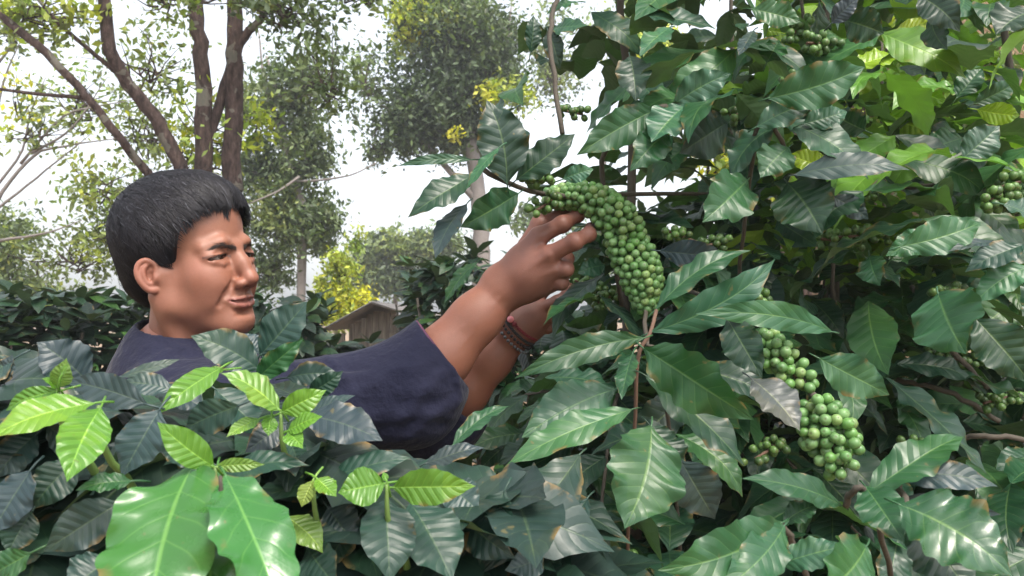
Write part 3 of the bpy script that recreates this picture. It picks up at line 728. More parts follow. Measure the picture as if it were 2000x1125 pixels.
# ---------------------------------------------------------------- the big tree: lower right and around the picked branch
RB=[
(1257,680,1470,822,112,'M',.72,.66),(1262,735,1458,908,96,'K',.74,.70),(1272,648,1525,506,70,'L',.80,.80),(1280,606,1465,482,60,'M',.82,.84),(1258,660,1008,738,54,'M',.76,.72),
(1202,760,1018,856,96,'L',.78,.74),(1236,690,1214,782,42,'M',.78,.74),(1234,800,985,906,70,'L',.74,.70),(1272,832,1222,1032,150,'L',.70,.64),(1132,888,932,1114,112,'D',.68,.60),
(1148,972,1074,1078,54,'D',.66,.62),(1268,830,1335,938,84,'K',.80,.78),(1330,900,1396,1015,92,'B',.78,.76),(1625,648,1368,612,54,'L',.78,.74),(1420,622,1488,738,72,'K',.76,.72),
(1600,700,1738,772,78,'L',.86,.84),(1832,572,1884,690,140,'L',.80,.74),(1905,622,2015,748,92,'K',.82,.78),(2015,520,1902,592,56,'L',.84,.84),(1694,962,1884,838,80,'M',.66,.68),
(1690,950,1766,1058,84,'M',.66,.60),(1645,988,1448,934,62,'M',.68,.64),(1735,932,1950,948,62,'B',.68,.66),(1760,972,1958,1006,44,'B',.68,.66),(1755,985,1980,1118,150,'H',.60,.54),
(1772,1022,1900,1170,120,'K',.62,.58),(1528,1020,1288,1114,104,'M',.64,.58),(1532,1026,1408,1155,84,'L',.64,.58),(1530,1022,1600,985,46,'M',.66,.66),(1522,1102,1654,1066,60,'L',.62,.60),
(1692,1066,1608,1160,120,'M',.58,.54),(1062,1080,985,1114,56,'B',.60,.56),(1468,740,1562,842,84,'X',.74,.70),
(1282,214,1128,302,70,'M',1.0,.95),(1336,208,1272,278,84,'L',.98,.94),(1302,258,1234,328,66,'M',.98,.94),(1314,206,1428,143,62,'L',1.0,.98),(1500,192,1694,128,84,'M',.92,.90),
(1478,248,1596,198,60,'L',.94,.92),(1568,242,1658,214,52,'L',.94,.94),(1552,342,1780,326,58,'B',.92,.88),(1540,288,1484,348,70,'M',.94,.92),(1460,352,1378,430,98,'M',.96,.90),
(1538,358,1606,456,112,'K',.96,.90),(1756,482,1924,430,70,'L',.86,.86),(1288,490,1424,502,54,'B',.98,.96),(2000,478,1886,524,56,'D',.84,.84),(1952,474,1850,492,28,'B',.86,.84),
(990,358,952,194,98,'K',.92,.92),(1008,352,1124,262,64,'K',.94,.94),(922,342,796,418,62,'K',.90,.86),(912,398,850,506,54,'B',.90,.86),(1012,378,898,444,74,'M',.94,.90),
(976,288,910,372,28,'L',.88,.86),(922,312,776,322,20,'L',.92,.90),(932,512,868,594,34,'M',1.3,1.3),(1182,518,1128,534,38,'L',1.1,1.08),(1182,500,1200,440,40,'M',1.1,1.1),
(1080,56,1148,50,38,'L',1.1,1.05),(1128,4,1066,24,32,'M',1.1,1.1),(1036,104,1044,28,34,'K',1.1,1.1),(1070,60,1092,134,38,'K',1.1,1.08),(1308,54,1248,104,54,'L',1.0,.96),
(1230,110,1242,194,66,'K',1.0,.96),(1468,18,1566,44,54,'M',1.0,.98),(1498,122,1522,78,54,'M',1.0,1.0),(1472,60,1442,110,34,'B',.98,.96),(1624,46,1678,-4,38,'B',.96,.94),
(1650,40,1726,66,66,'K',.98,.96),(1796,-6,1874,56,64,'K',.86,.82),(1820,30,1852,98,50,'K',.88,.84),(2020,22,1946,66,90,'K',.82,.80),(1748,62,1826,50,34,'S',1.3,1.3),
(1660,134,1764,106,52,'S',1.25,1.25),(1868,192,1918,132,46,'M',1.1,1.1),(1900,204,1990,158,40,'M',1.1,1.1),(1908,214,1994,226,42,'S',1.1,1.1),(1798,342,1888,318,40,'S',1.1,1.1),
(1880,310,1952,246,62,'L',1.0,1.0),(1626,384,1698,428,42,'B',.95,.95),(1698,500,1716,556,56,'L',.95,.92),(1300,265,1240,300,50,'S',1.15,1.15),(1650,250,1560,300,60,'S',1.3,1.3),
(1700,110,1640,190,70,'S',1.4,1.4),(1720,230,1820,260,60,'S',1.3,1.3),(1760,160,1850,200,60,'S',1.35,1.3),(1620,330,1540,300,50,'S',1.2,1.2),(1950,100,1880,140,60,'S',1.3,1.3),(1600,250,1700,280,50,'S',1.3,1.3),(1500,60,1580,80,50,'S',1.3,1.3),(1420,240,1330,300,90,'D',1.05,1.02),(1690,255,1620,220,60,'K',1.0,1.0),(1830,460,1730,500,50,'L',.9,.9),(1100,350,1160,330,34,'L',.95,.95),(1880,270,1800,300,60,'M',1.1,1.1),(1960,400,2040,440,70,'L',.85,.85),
]
OUTB=np.array([[900,300]])
def top_left(px): return np.interp(px,[-200,0,60,110,180,230,300,370,450,520,600,640,700,760,850,950,1010,1200],[700,700,690,672,720,745,790,760,742,735,735,770,835,880,905,890,880,880])
def add_leaf(mb,b,ax,L,w,N,col,r,nu=9,nv=6,curl=.06,fold=.22,wave=.8,quilt=.003):
    V,Fq,UV=leaf(b,b+ax*L,w,N,.05,fold,wave,quilt,nu,nv,r.random(),curl,twist=r.uniform(-.4,.4)); mb.add(V,Fq,UV,col)
def person_zone(px,py):
    """True where the man is seen in the photograph"""
    h=((px-352)/165)**2+((py-495)/185)**2<1
    sh=(px>205)&(px<420)&(py>620)&(py<775)
    sl=(px>640)&(px<955)&(py>600)&(py<np.interp(px,[640,760,850,955],[800,880,880,800]))
    ar=(np.abs((py-(700-(px-840)*1.0)))<95)&(px>820)&(px<1175)&(py>400)
    return h|sh|sl|ar
HERO_CL=[]   # cluster keep-outs (px,py,r,d)
def keep_right(p,r,L=.1,ax=None):
    px,py,d=proj(p)
    if ax is not None: qx,qy,qd=proj(p+ax*L)
    else: qx,qy,qd=px,py,d
    for (x,y,dd) in((px,py,d),(qx,qy,qd),((px+qx)/2,(py+qy)/2,(d+qd)/2)):
        if dd<.80: return False
        if dd<1.28 and person_zone(x,y): return False
        if dd<1.9 and x<np.interp(y,[0,150,300,420,560,700,900,1200],[1015,1000,900,1050,1090,1000,860,900]): return False
        for (cx,cy,rr,cd) in HERO_CL:
            if dd<cd+.03 and math.hypot(x-cx,y-cy)<rr: return False
    # sky gaps, upper left of the tree
    g=[(1095,300,55,48),(1185,420,22,60),(1150,180,40,60),(1060,170,30,40),(1110,90,28,45),(1280,380,25,50),(1200,260,40,40),(1400,300,50,35),(1370,20,45,45),(1260,40,45,45)]
    for (cx,cy,rx,ry) in g:
        if ((px-cx)/rx)**2+((py-cy)/ry)**2<1 or (((px+qx)/2-cx)/rx)**2+(((py+qy)/2-cy)/ry)**2<1: return r.random()<.12
    return True
def grow(stems,keep,r,dens,lat_len,leafL,cols,root,foliage_mat,nmax,zlo,zhi,branch_mat,nlat=26,young=0.):
    """main stems with opposite laterals and leaf pairs"""
    fo=MB(); n=0; nb=0
    for (x,y,lean) in stems:
        pts=spline([np.array([x,y,0]),np.array([x+lean[0]*.4,y+lean[1]*.4,zhi*.5]),np.array([x+lean[0],y+lean[1],zhi])],14); pts+=r.normal(0,.008,pts.shape)
        V,Fq=tube(pts,np.linspace(.016,.006,14),8); mesh_obj('stem',V,Fq,branch_mat,root)
        for k in range(nlat):
            f=(k+r.random())/nlat; z=zlo+(zhi-zlo)*f; i=z/zhi*13; i0=min(int(i),12); o=pts[i0]+(pts[i0+1]-pts[i0])*(i-i0)
            for s in(0,1):
                az=k*2.4+s*math.pi+r.uniform(-.4,.4); L=lat_len*(1-.45*f)*r.uniform(.7,1.15)
                dr=np.array([math.cos(az),math.sin(az),.25]); 
                q=spline([o,o+dr*L*.5,o+np.array([dr[0]*L,dr[1]*L,.02-.22*L*r.uniform(.4,1.6)])],10)
                # leaves
                step=.052/dens; m=int(L/step); any_=False
                for j in range(1,m+1):
                    t=j/m*9; t0=min(int(t),8); p=q[t0]+(q[t0+1]-q[t0])*(t-t0); T=nrm(q[t0+1]-q[t0]); Sd=nrm(np.cross(T,[0,0,1]))
                    for sg in(-1,1):
                        if r.random()<.12: continue
                        ax=nrm(T*r.uniform(.3,.8)+Sd*sg*r.uniform(.6,1.)+np.array([0,0,r.uniform(-.75,.15)])); LL=leafL*r.uniform(.65,1.2)*(.75 if j==m else 1)
                        if not keep(p,r,LL,ax): continue
                        N=nrm(np.array([0,0,1.])+r.normal(0,.35,3)); c=cols[int(r.integers(0,len(cols)))]; c=np.array(c)*r.uniform(.7,1.35)
                        if young and p[2]>1.62 and proj(p)[0]>1480 and r.random()<young: c=np.array([(.13,.26,.025),(.19,.33,.02),(.07,.17,.025)][int(r.integers(0,3))])*r.uniform(.7,1.2)  # young: sunlit tone put into the colour of upper right leaves
                        add_leaf(fo,p,ax,LL,LL*r.uniform(.40,.51),N,c,r,10,6,r.uniform(-.1,.3),r.uniform(.05,.42),r.uniform(.5,1.7)); n+=1; any_=True
                if any_ and nb<nmax and keep(q[4],r) and keep(q[8],r):
                    V,Fq=tube(q,np.linspace(.0048,.0018,10),6); mesh_obj('branch',V,Fq,branch_mat,root); nb+=1
    if n: tag(fo.build('foliage',foliage_mat,root),kind='stuff')
    return n
# ---------------------------------------------------------------- berries
def berry_mat():
    t=NT('green_coffee_berry'); at=t.n('ShaderNodeAttribute',attribute_name='Col').outputs['Color']; tc=t.n('ShaderNodeTexCoord').outputs['Object']; n=t.noise(120,3,tc).outputs[0]
    c=t.mix(t.math('MULTIPLY',n,.5),at,t.mix(1.,at,(.6,.72,.5),'MULTIPLY')); s=t.n('ShaderNodeBsdfPrincipled',{'Base Color':c,'Roughness':.40,'Specular IOR Level':.42,'Subsurface Weight':.0}); 
    b=t.n('ShaderNodeBump',{'Strength':.15,'Distance':.001,'Height':n}); t.set(s.inputs['Normal'],b.outputs[0]); return t.surf(s)
BERRY=berry_mat()
def berry_geo(c,R,axis,r,col,m=12,k=9):
    """slightly oval berry with the little navel at its end, axis points outwards"""
    th=np.linspace(0,math.pi,k); ph=np.arange(m)*2*math.pi/m; a=nrm(axis); x=nrm(np.cross(a,[.3,.2,1])); y=np.cross(a,x)
    rad=np.where(th<.30,.86+.14*(th/.30)**.5,1.)  # flattened navel end
    Z=np.cos(th)*1.10*rad; Rr=np.sin(th)
    X=(Rr[:,None]*np.cos(ph))[...,None]*x+(Rr[:,None]*np.sin(ph))[...,None]*y+(Z[:,None]*np.ones(m))[...,None]*a
    i=np.arange(k-1)[:,None]*m; j=np.arange(m)[None]; Fq=np.stack([i+j,i+m+j,i+m+(j+1)%m,i+(j+1)%m],-1).reshape(-1,4)
    C=np.tile(col,(k*m,1)); C[:m]=(.08,.09,.03); 
    return c+X.reshape(-1,3)*R,Fq,C
def pack(path,R,tube_r,n,r,it=90,bias=None):
    """berries pressed round a twig: relax n points in a tube about the path"""
    q=spline(path,60); ii=r.integers(0,60,n); tr=np.interp(np.arange(60),np.linspace(0,59,len(tube_r)),tube_r) if hasattr(tube_r,'__len__') else np.full(60,tube_r); p=q[ii]+r.normal(0,.6,(n,3))*tr[ii][:,None]
    for _ in range(it):
        d=p[:,None]-p[None]; D=np.linalg.norm(d,axis=-1)+np.eye(n)*9; ov=np.clip(1.86*R-D,0,None)
        p=p+(d/D[...,None]*ov[...,None]).sum(1)*.35
        k=np.linalg.norm(p[:,None]-q[None],axis=-1).argmin(1); v=p-q[k]; L=np.linalg.norm(v,axis=1)
        over=np.clip(L-tr[k],0,None); under=np.clip(R*1.1-L,0,None)
        p=p-v/(L[:,None]+1e-6)*(over-under)[:,None]*.5
    k=np.linalg.norm(p[:,None]-q[None],axis=-1).argmin(1); return p,q[k]
BCOL=[(.105,.215,.072),(.12,.235,.08),(.085,.185,.058),(.14,.25,.095),(.10,.22,.055),(.17,.26,.09)]
def berry_cluster(parent,path,R,tube_r,n,seed,twig_r=.003,individual=True,col=None,twig=None):
    r=np.random.default_rng(seed); p,ax=pack(path,R,tube_r if not isinstance(tube_r,list) else np.array(tube_r),n,r) if True else None
    V,Fq=tube(spline(twig or path,24),twig_r,8); cl=mesh_obj('berry_cluster',V,Fq,RBARK,parent)
    d=np.linalg.norm(p-CAM,axis=1); mb=MB(); base=BCOL if col is None else col
    order=np.argsort(d)
    for c_,i in enumerate(order):
        cc=np.array(base[int(r.integers(0,len(base)))])*r.uniform(.8,1.15); Rb=R*r.uniform(.90,1.06)
        V,Fq,C=berry_geo(p[i],Rb,(p[i]-ax[i])+r.normal(0,R*.25,3),r,cc,14 if individual else 8,11 if individual else 6)
        if individual and c_<100: mesh_obj('berry',V,Fq,BERRY,cl,True,None,C)
        else: mb.add(V,Fq,None,C)
    if not mb.empty():
        if individual: tag(mb.build('berries',BERRY,cl),kind='stuff')
        else: mb.build('berries',BERRY,cl)
    return cl
# ---------------------------------------------------------------- build plants
def build_plants():
    r=np.random.default_rng(11)
    # ---- bush in front
    b0=P(420,1125,.85); bush=empty('coffee_bush',(b0[0],b0[1],0),label='coffee bush with bright young leaves in the foreground in front of the man',cat='coffee bush',group=None)
    for i,h in enumerate(LB):
        bx,by,tx,ty,w,k,d0,d1=h
        hero(bush,bx,by,tx,ty,w,k,d0,d1,tilt={'G':.18,'Y':.3,'P':.3}.get(k,.28),arch=.10 if k=='G' else .06)
    tops=[(112,757,.52),(192,792,.50),(548,804,.56),(420,912,.50),(755,945,.52),(612,938,.55),(508,700,.70),(300,800,.60),(870,940,.66),(60,900,.60),(430,930,.46),(690,985,.6)]
    bb=np.array([b0[0],b0[1],.15])
    for i,(x,y,d) in enumerate(tops):
        e=P(x,y,d); q=spline([bb+np.array([.02*i-.1,.1,0]),e*.6+bb*.4+np.array([0,.22,-.08]),e+np.array([0,.09,-.13]),e+np.array([0,.012,-.035]),e],22)
        V,Fq=tube(q,np.linspace(.006,.0011,22),8); mesh_obj('branch',V,Fq,STEM if i<6 else BARK,bush)
    fo=MB(); n=0
    cols=[(.014,.036,.025),(.018,.038,.032),(.016,.044,.024),(.011,.028,.019)]
    for t in range(3600):
        px=r.uniform(-120,1040); tl=top_left(px); py=tl+(1250-tl)*r.random()**1.1+r.uniform(15,40); d=r.uniform(.62,1.02)+.0
        e=P(px,py,d); az=r.uniform(0,2*math.pi); ax=nrm([math.cos(az),math.sin(az)*.8-.25,r.uniform(-.7,.25)]); L=r.uniform(.095,.155)
        q=e+ax*L; qx,qy,qd=proj(q)
        mg=20+85*(190<qx<430)+40*(qx>600)
        if qy<top_left(qx)+mg or qd<.5 or py<top_left(px)+mg: continue
        if e[2]>1.9: continue
        if e[1]>.86 and px>560 : continue
        if e[1]>.90: continue
        N=nrm(np.array([0,-.35,1.])+r.normal(0,.3,3)); c=np.array(cols[t%4])*r.uniform(.7,1.3)
        add_leaf(fo,e,ax,L,L*r.uniform(.44,.54),N,c,r,14,8,r.uniform(-.1,.25),r.uniform(.05,.35),r.uniform(.4,1.3)); n+=1
        if n>1100: break
    tag(fo.build('foliage',M_DARK,bush),kind='stuff')
    # ---- big tree on the right: hero leaves first
    t0=P(1300,1125,1.35); tree=empty('coffee_tree',(t0[0],t0[1],0),label='tall coffee tree bearing the heavy green berry branch held by the man',cat='coffee tree')
    for h in RB:
        bx,by,tx,ty,w,k,d0,d1=h; hero(tree,bx,by,tx,ty,w,k,d0,d1,tilt=float(np.random.default_rng(int(bx)).uniform(-.05,.5)),arch=.06,label='pale grey leaf among the dark green ones' if k=='X' else None)
    # clusters
    A=[P(*p) for p in[(1082,386,1.10),(1145,386,1.08),(1198,420,1.06),(1228,480,1.05),(1252,540,1.04),(1262,588,1.04)]]
    berry_cluster(tree,A,.0065,[.012,.019,.026,.029,.027,.015],410,1,.0032)
    B1=[P(*p) for p in[(1492,660,.80),(1522,700,.78),(1562,742,.77)]]
    berry_cluster(tree,B1,.0058,[.011,.017,.014],52,2,.0026)
    B2=[P(*p) for p in[(1602,806,.75),(1618,848,.74),(1638,895,.73)]]
    berry_cluster(tree,B2,.0058,[.018,.026,.020],98,3,.0026)
    HERO_CL.extend([(1110,380,50,1.12),(1170,395,60,1.12),(1215,450,68,1.12),(1242,520,65,1.12),(1262,575,50,1.12),(1510,690,60,.82),(1560,740,60,.82),(1610,820,85,.82),(1635,880,80,.82)])
    V,Fq=tube(spline([P(1282,606,.82),P(1270,650,.80),P(1246,700,.80),P(1240,830,.82),P(1228,1000,.85),P(1224,1200,.9)],20),[.0022]*20,8); mesh_obj('branch',V,Fq,RBARK,tree)
    for pts,rr in (([(1264,592,1.04),(1262,660,.98),(1300,760,1.0),(1340,1200,1.2)],.003),([(1400,380,1.35),(1240,378,1.15),(1150,384,1.08),(1060,378,1.06),(990,356,.94),(940,330,.92)],.0035),([(1480,650,.80),(1420,600,.95),(1320,560,1.25)],.0035),([(1604,812,.75),(1586,770,.76),(1562,742,.77)],.0038),
        ([(1718,372,1.2),(1800,362,1.15),(1900,356,1.1),(2020,350,1.1)],.004),([(1840,856,1.0),(1930,852,.95),(2030,862,.95)],.0035),([(1740,1120,.8),(1690,960,.66),(1650,985,.68)],.003),([(1600,1180,.7),(1530,1022,.65)],.003),([(1700,960,.68),(1745,935,.68),(1770,990,.64)],.003),
        ([(1100,260,1.0),(1075,60,1.05),(1120,-60,1.1)],.0035),([(1640,720,1.2),(1630,560,1.2),(1600,300,1.25),(1560,-40,1.35)],.0032),([(1216,600,1.2),(1190,430,1.15),(1180,300,1.1),(1270,220,1.0),(1320,205,1.0)],.004),([(1540,300,.96),(1480,250,.96),(1440,600,1.2)],.003),([(1930,760,1.1),(1840,660,1.1),(1780,560,1.2)],.004),([(1950,820,1.1),(1860,770,1.1),(1750,740,1.15)],.004)):
        V,Fq=tube(spline([P(*p) for p in pts],16)+rng.normal(0,.0012,(16,3)),rr,8); mesh_obj('branch',V,Fq,BARK,tree)
    # further berry clusters on the twigs
    far=[(1340,465,1.08,60,14),(1390,478,1.1,40,10),(1660,370,1.12,60,14),(1700,372,1.12,40,10),(1960,390,.95,60,20),(1975,360,.95,40,10),(1600,85,1.05,40,14),(1570,160,1.1,60,14),(1450,225,1.1,40,12),(1690,460,1.1,90,24),(1640,470,1.15,60,14),(1850,575,1.0,30,10),(1480,585,.95,40,12),(1150,560,1.3,50,14),(1190,580,1.2,40,12),(1900,700,1.15,60,16),(1830,690,1.2,50,12),(1950,780,1.1,50,14),(1810,880,1.0,60,14),(1240,1105,.95,60,12),(1150,1020,1.0,40,10),(1040,340,1.0,40,12),(1065,400,1.03,40,12),(1770,250,1.4,60,14),(1920,130,1.3,50,12),(1480,300,1.2,40,10),(1120,220,1.15,30,8),(1560,60,1.1,40,10),(1400,900,1.0,60,12),(1500,880,1.0,50,10)]
    for i,(x,y,d,s,n) in enumerate(far):
        a=r.uniform(-.6,.6); pth=[P(x-s*.6*math.cos(a),y-s*.6*math.sin(a),d),P(x+s*.6*math.cos(a),y+s*.6*math.sin(a),d+.02)]
        berry_cluster(tree,pth,.0062,.013,int(n*1.5),20+i,.0022,individual=False,col=[(.07,.14,.035),(.09,.17,.045),(.05,.10,.03)])
    colsR=[(.017,.062,.023),(.013,.050,.022),(.020,.060,.034),(.010,.034,.017),(.030,.090,.030),(.012,.036,.022)]
    stems=[(P(1245,562,1.42)[0],P(1245,562,1.42)[1],(-.02,.05)),(P(1650,562,1.45)[0],P(1650,562,1.45)[1],(.0,.08))]
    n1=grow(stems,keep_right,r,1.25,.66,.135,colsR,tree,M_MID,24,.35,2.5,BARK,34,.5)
    # ---- outer leaf pairs, larger and closer, hanging over the stems
    fo=MB(); n=0; q_=np.random.default_rng(404)
    while n<230:
        px,py,d=q_.uniform(1040,2060),q_.uniform(-60,1160),q_.uniform(.92,1.32)
        if px<1300 and py<360 and q_.random()<.6: continue
        if py>600 and px<1250 and q_.random()<.3: continue
        nd=P(px,py,d); az=q_.uniform(0,math.pi)
        for sg in(-1,1):
            ax=nrm([math.cos(az)*sg,math.sin(az)*sg*.6-.2,q_.uniform(-.95,.12)]); L=q_.uniform(.10,.158)
            if not keep_right(nd,q_,L,ax): continue
            x2,y2,d2=proj(nd+ax*L)
            if x2<1010 or d2<.86 or any(math.hypot(a-cx,b-cy)<rr+25 and dd<cd+.03 for (a,b,dd) in((px,py,d),(x2,y2,d2),((px+x2)/2,(py+y2)/2,(d+d2)/2)) for (cx,cy,rr,cd) in HERO_CL): continue
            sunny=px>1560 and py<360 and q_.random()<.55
            c=np.array([(.10,.22,.025),(.07,.17,.025)][n%2] if sunny else colsR[int(q_.integers(0,6))])*q_.uniform(.8,1.3)  # sunny leaves carry the sunlight in their colour
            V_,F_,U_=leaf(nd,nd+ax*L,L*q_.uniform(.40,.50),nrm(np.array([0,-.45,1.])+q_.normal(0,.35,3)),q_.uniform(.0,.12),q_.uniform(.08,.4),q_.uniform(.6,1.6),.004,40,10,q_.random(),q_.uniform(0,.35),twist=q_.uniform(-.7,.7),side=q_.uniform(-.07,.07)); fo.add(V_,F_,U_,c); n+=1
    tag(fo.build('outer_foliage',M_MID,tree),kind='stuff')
    # ---- neighbours on the right
    nb=[(1985,1.65,'coffee tree at the right edge of the picture behind the berry branches'),(1600,1.95,'coffee tree crowded close behind the lower berry clusters'),(1130,1.9,'coffee tree behind the two hands of the man, its leaves dark'),(1290,2.1,'coffee tree in shade directly behind the big berry cluster held by the man'),(1430,2.35,'coffee tree deep in the shade between the two stems of the berry tree'),(1860,2.15,'coffee tree low at the foot of the bank on the right, behind the lower twigs'),(1720,2.3,'coffee tree in deep shade right of the lower berry clusters'),(1800,2.5,'sunlit yellow green coffee tree in front of the brown bank')]
    for i,(px,d,lb) in enumerate(nb):
        p=P(px,562,d); o=empty('coffee_tree',(p[0],p[1],0),label=lb,cat='coffee tree',group='coffee trees of the grove on the right')
        cs=colsR if i!=7 else [(.10,.22,.03),(.16,.30,.03),(.06,.15,.03),(.20,.34,.03)]  # last tree: sunlight put into its leaf palette
        grow([(p[0],p[1],(.03,.03))],keep_right,r,1.0,.72,.13,cs,o,M_MID,6,.3,[2.6,1.9,1.45,1.75,2.7,1.6,2.4,3.0][i],BARK,26,.75)
    tree['group']='coffee trees of the grove on the right'
build_plants()
# ================================================================== GROUND, TREES, HUT
def sstep(x,a,b): t=np.clip((x-a)/(b-a),0,1); return t*t*(3-2*t)
def ground_h(X,Y):
    w=X-.24*Y-.55
    h=sstep(w,0,1.5)*5.6*sstep(Y,3.0,6.0)
    h=h+.06*np.sin(X*1.7+.5)*np.cos(Y*1.3)+.05*np.sin(X*4.1+Y*2.7)
    far=sstep(Y,30,120); return h*(1-far)+far*2.0
def build_ground():
    a=np.concatenate([-np.geomspace(78,12,16),np.linspace(-11.5,14,120),np.geomspace(15,78,16)]); b=np.concatenate([-np.geomspace(50,4,12),np.linspace(-3.5,16,110),np.geomspace(17,130,22)])
    X,Y=np.meshgrid(a,b,indexing='ij'); Z=ground_h(X,Y); r=np.random.default_rng(2); near=(np.abs(X)<14)&(Y<16)&(Y>-4); Z=Z+r.normal(0,.012,Z.shape)*near
    V=np.stack([X,Y,Z],-1).reshape(-1,3); n,m=X.shape; i=np.arange(n-1)[:,None]*m; j=np.arange(m-1)[None]; Fq=np.stack([i+j,i+m+j,i+m+1+j,i+j+1],-1).reshape(-1,4)
    t=NT('leaf_litter_soil'); tc=t.n('ShaderNodeTexCoord').outputs['Object']; n1=t.noise(1.2,5,tc,.6).outputs[0]; n2=t.noise(14,6,tc,.7).outputs[0]; n3=t.n('ShaderNodeTexVoronoi',{'Vector':tc,'Scale':16.0}).outputs[1]
    c=t.ramp(n2,[(.3,(.10,.065,.045)),(.48,(.22,.15,.10)),(.58,(.34,.25,.17)),(.72,(.45,.36,.26))]); sep=t.n('ShaderNodeSeparateColor',{0:n3}).outputs[0]
    c=t.mix(t.math('MULTIPLY',sep,.45),c,(.38,.25,.15)); c=t.mix(t.math('MULTIPLY',t.math('GREATER_THAN',n1,.56),.55),c,(.09,.13,.035))
    b=t.n('ShaderNodeBump',{'Strength':.8,'Distance':.05,'Height':n2}); s=t.n('ShaderNodeBsdfPrincipled',{'Base Color':c,'Roughness':.95,'Normal':b.outputs[0],'Specular IOR Level':.1})
    tag(mesh_obj('ground',V,Fq,t.surf(s)),kind='structure')
def far_leaf_geo(P0,size,cols,r,flat=.3):
    """n small bent leaf blades at P0 (n,3): two quads each"""
    n=len(P0); ax=nrm(r.normal(0,1,(n,3))+np.array([0,0,-.3])); N=nrm(r.normal(0,1,(n,3))+np.array([0,0,flat*3])); S=nrm(np.cross(N,ax)); s=(size*r.uniform(.6,1.4,n))[:,None]; N=np.cross(ax,S)
    a=P0-ax*s*.5; b=P0+S*s*.26+N*s*.05; c=P0+ax*s*.6; d=P0-S*s*.26+N*s*.05
    V=np.stack([a,b,c,d],1).reshape(-1,3); k=np.arange(n)[:,None]*4; Fq=k+np.array([[0,1,2,3]])
    C=np.repeat(cols,4,0); U=np.tile([[0,.5],[.5,1],[1,.5],[.5,0]],(n,1)); return V,Fq,U,C
TB=NT('tree_bark')
def _bark():
    t=TB; tc=t.n('ShaderNodeTexCoord').outputs['Object']; mp=t.n('ShaderNodeMapping',{0:tc}); mp.inputs['Scale'].default_value=(1,1,.35); n=t.noise(30,6,mp.outputs[0],.7).outputs[0]; n2=t.noise(5,4,tc).outputs[0]
    c=t.ramp(n,[(.35,(.030,.020,.019)),(.55,(.085,.058,.052)),(.7,(.16,.115,.10))]); c=t.mix(t.math('MULTIPLY',t.math('GREATER_THAN',n2,.6),.35),c,(.28,.29,.24))
    b=t.n('ShaderNodeBump',{'Strength':.9,'Distance':.02,'Height':n}); s=t.n('ShaderNodeBsdfPrincipled',{'Base Color':c,'Roughness':.9,'Normal':b.outputs[0],'Specular IOR Level':.2}); return t.surf(s)
TBARK=_bark()
PALE=simple('pale_bark',(.21,.185,.175),.85,(20,.6,.01))
def ptube(pts,px_w,bark,parent,name,jit=.004,n=18):
    """tapered limb through (px,py,d) points; px_w = width in photo pixels at both ends"""
    q=spline([P(*p) for p in pts],n); dd=np.interp(np.linspace(0,1,n),np.linspace(0,1,len(pts)),[p[2] for p in pts])
    w=np.interp(np.linspace(0,1,n),np.linspace(0,1,len(px_w)),px_w); r=np.random.default_rng(int(abs(pts[0][0])+abs(pts[-1][1])*3)); q=q+r.normal(0,1,q.shape)*(w/F*dd*.06)[:,None]
    q[0][2]=min(q[0][2],.0) if name=='trunk' and pts[0][1]>560 else q[0][2]
    V,Fq=tube(q,w/F*dd/2,10); return mesh_obj(name,V,Fq,bark,parent)
def crown(parent,blobs,seed,leaf,name='crown'):
    """blobs: (px,py,d,rx,ry,n_clumps,leaves_per_clump,[colours])"""
    r=np.random.default_rng(seed); m=MB(); tw=MB()
    for (px,py,d,rx,ry,nc,nl,cols) in blobs:
        nl=int(nl*1.35)
        k=r.normal(0,1,(nc,3)); k=k/np.linalg.norm(k,axis=1)[:,None]*(r.random(nc)**.45)[:,None]
        sx=rx/F*d; sz=ry/F*d; sy=min((sx+sz)*.5,d*.22)
        c=P(px,py,d)+k*np.array([sx,sy,sz]); tint=r.uniform(.6,1.35,nc); ci=r.integers(0,len(cols),nc)
        hub=P(px,py,d)+np.array([0,0,-sz*.5])
        for q in range(nc):
            if q%2 and nc>40: continue
            near_=c[r.integers(0,nc)]*.4+hub*.6; v_,f_=tube(spline([near_,(near_+c[q])/2+r.normal(0,.05,3)*sx,c[q]+r.normal(0,.03,3)],5),np.linspace(.0035,.0010,5)*d**.5,4,False); tw.add(v_,f_)
        cs=.16*min(sx,sz)+leaf*.8; p=(c[:,None]+r.normal(0,1,(nc,nl,3))*cs*r.uniform(.4,1.3,(nc,1,1))).reshape(-1,3)
        col=(np.array(cols)[ci]*tint[:,None]); col=np.repeat(col,nl,0)*r.uniform(.75,1.3,(nc*nl,1))
        m.add(*far_leaf_geo(p,leaf,col,r))
    tag(tw.build('twigs',TBARK,parent),kind='stuff')
    return m.build(name,M_FAR,parent,False)
YG=[(.30,.34,.04),(.36,.38,.03),(.20,.27,.05)]; GG=[(.065,.095,.045),(.085,.115,.050),(.11,.14,.05)]; DG=[(.035,.055,.028),(.045,.070,.032),(.065,.095,.035)]; OL=[(.15,.18,.05),(.12,.15,.05),(.21,.23,.06)]; YY=[(.46,.42,.02),(.55,.50,.02)]
def tree(name,base,label,group='shade trees behind the man'):
    p=P(*base); return empty(name,(p[0],p[1],0),label=label,cat='tree',group=group)
def twig_set(t,specs,bark,w=5,d=None):
    for s in specs: ptube(s,[w,1.5],bark,t,'branch',n=10)
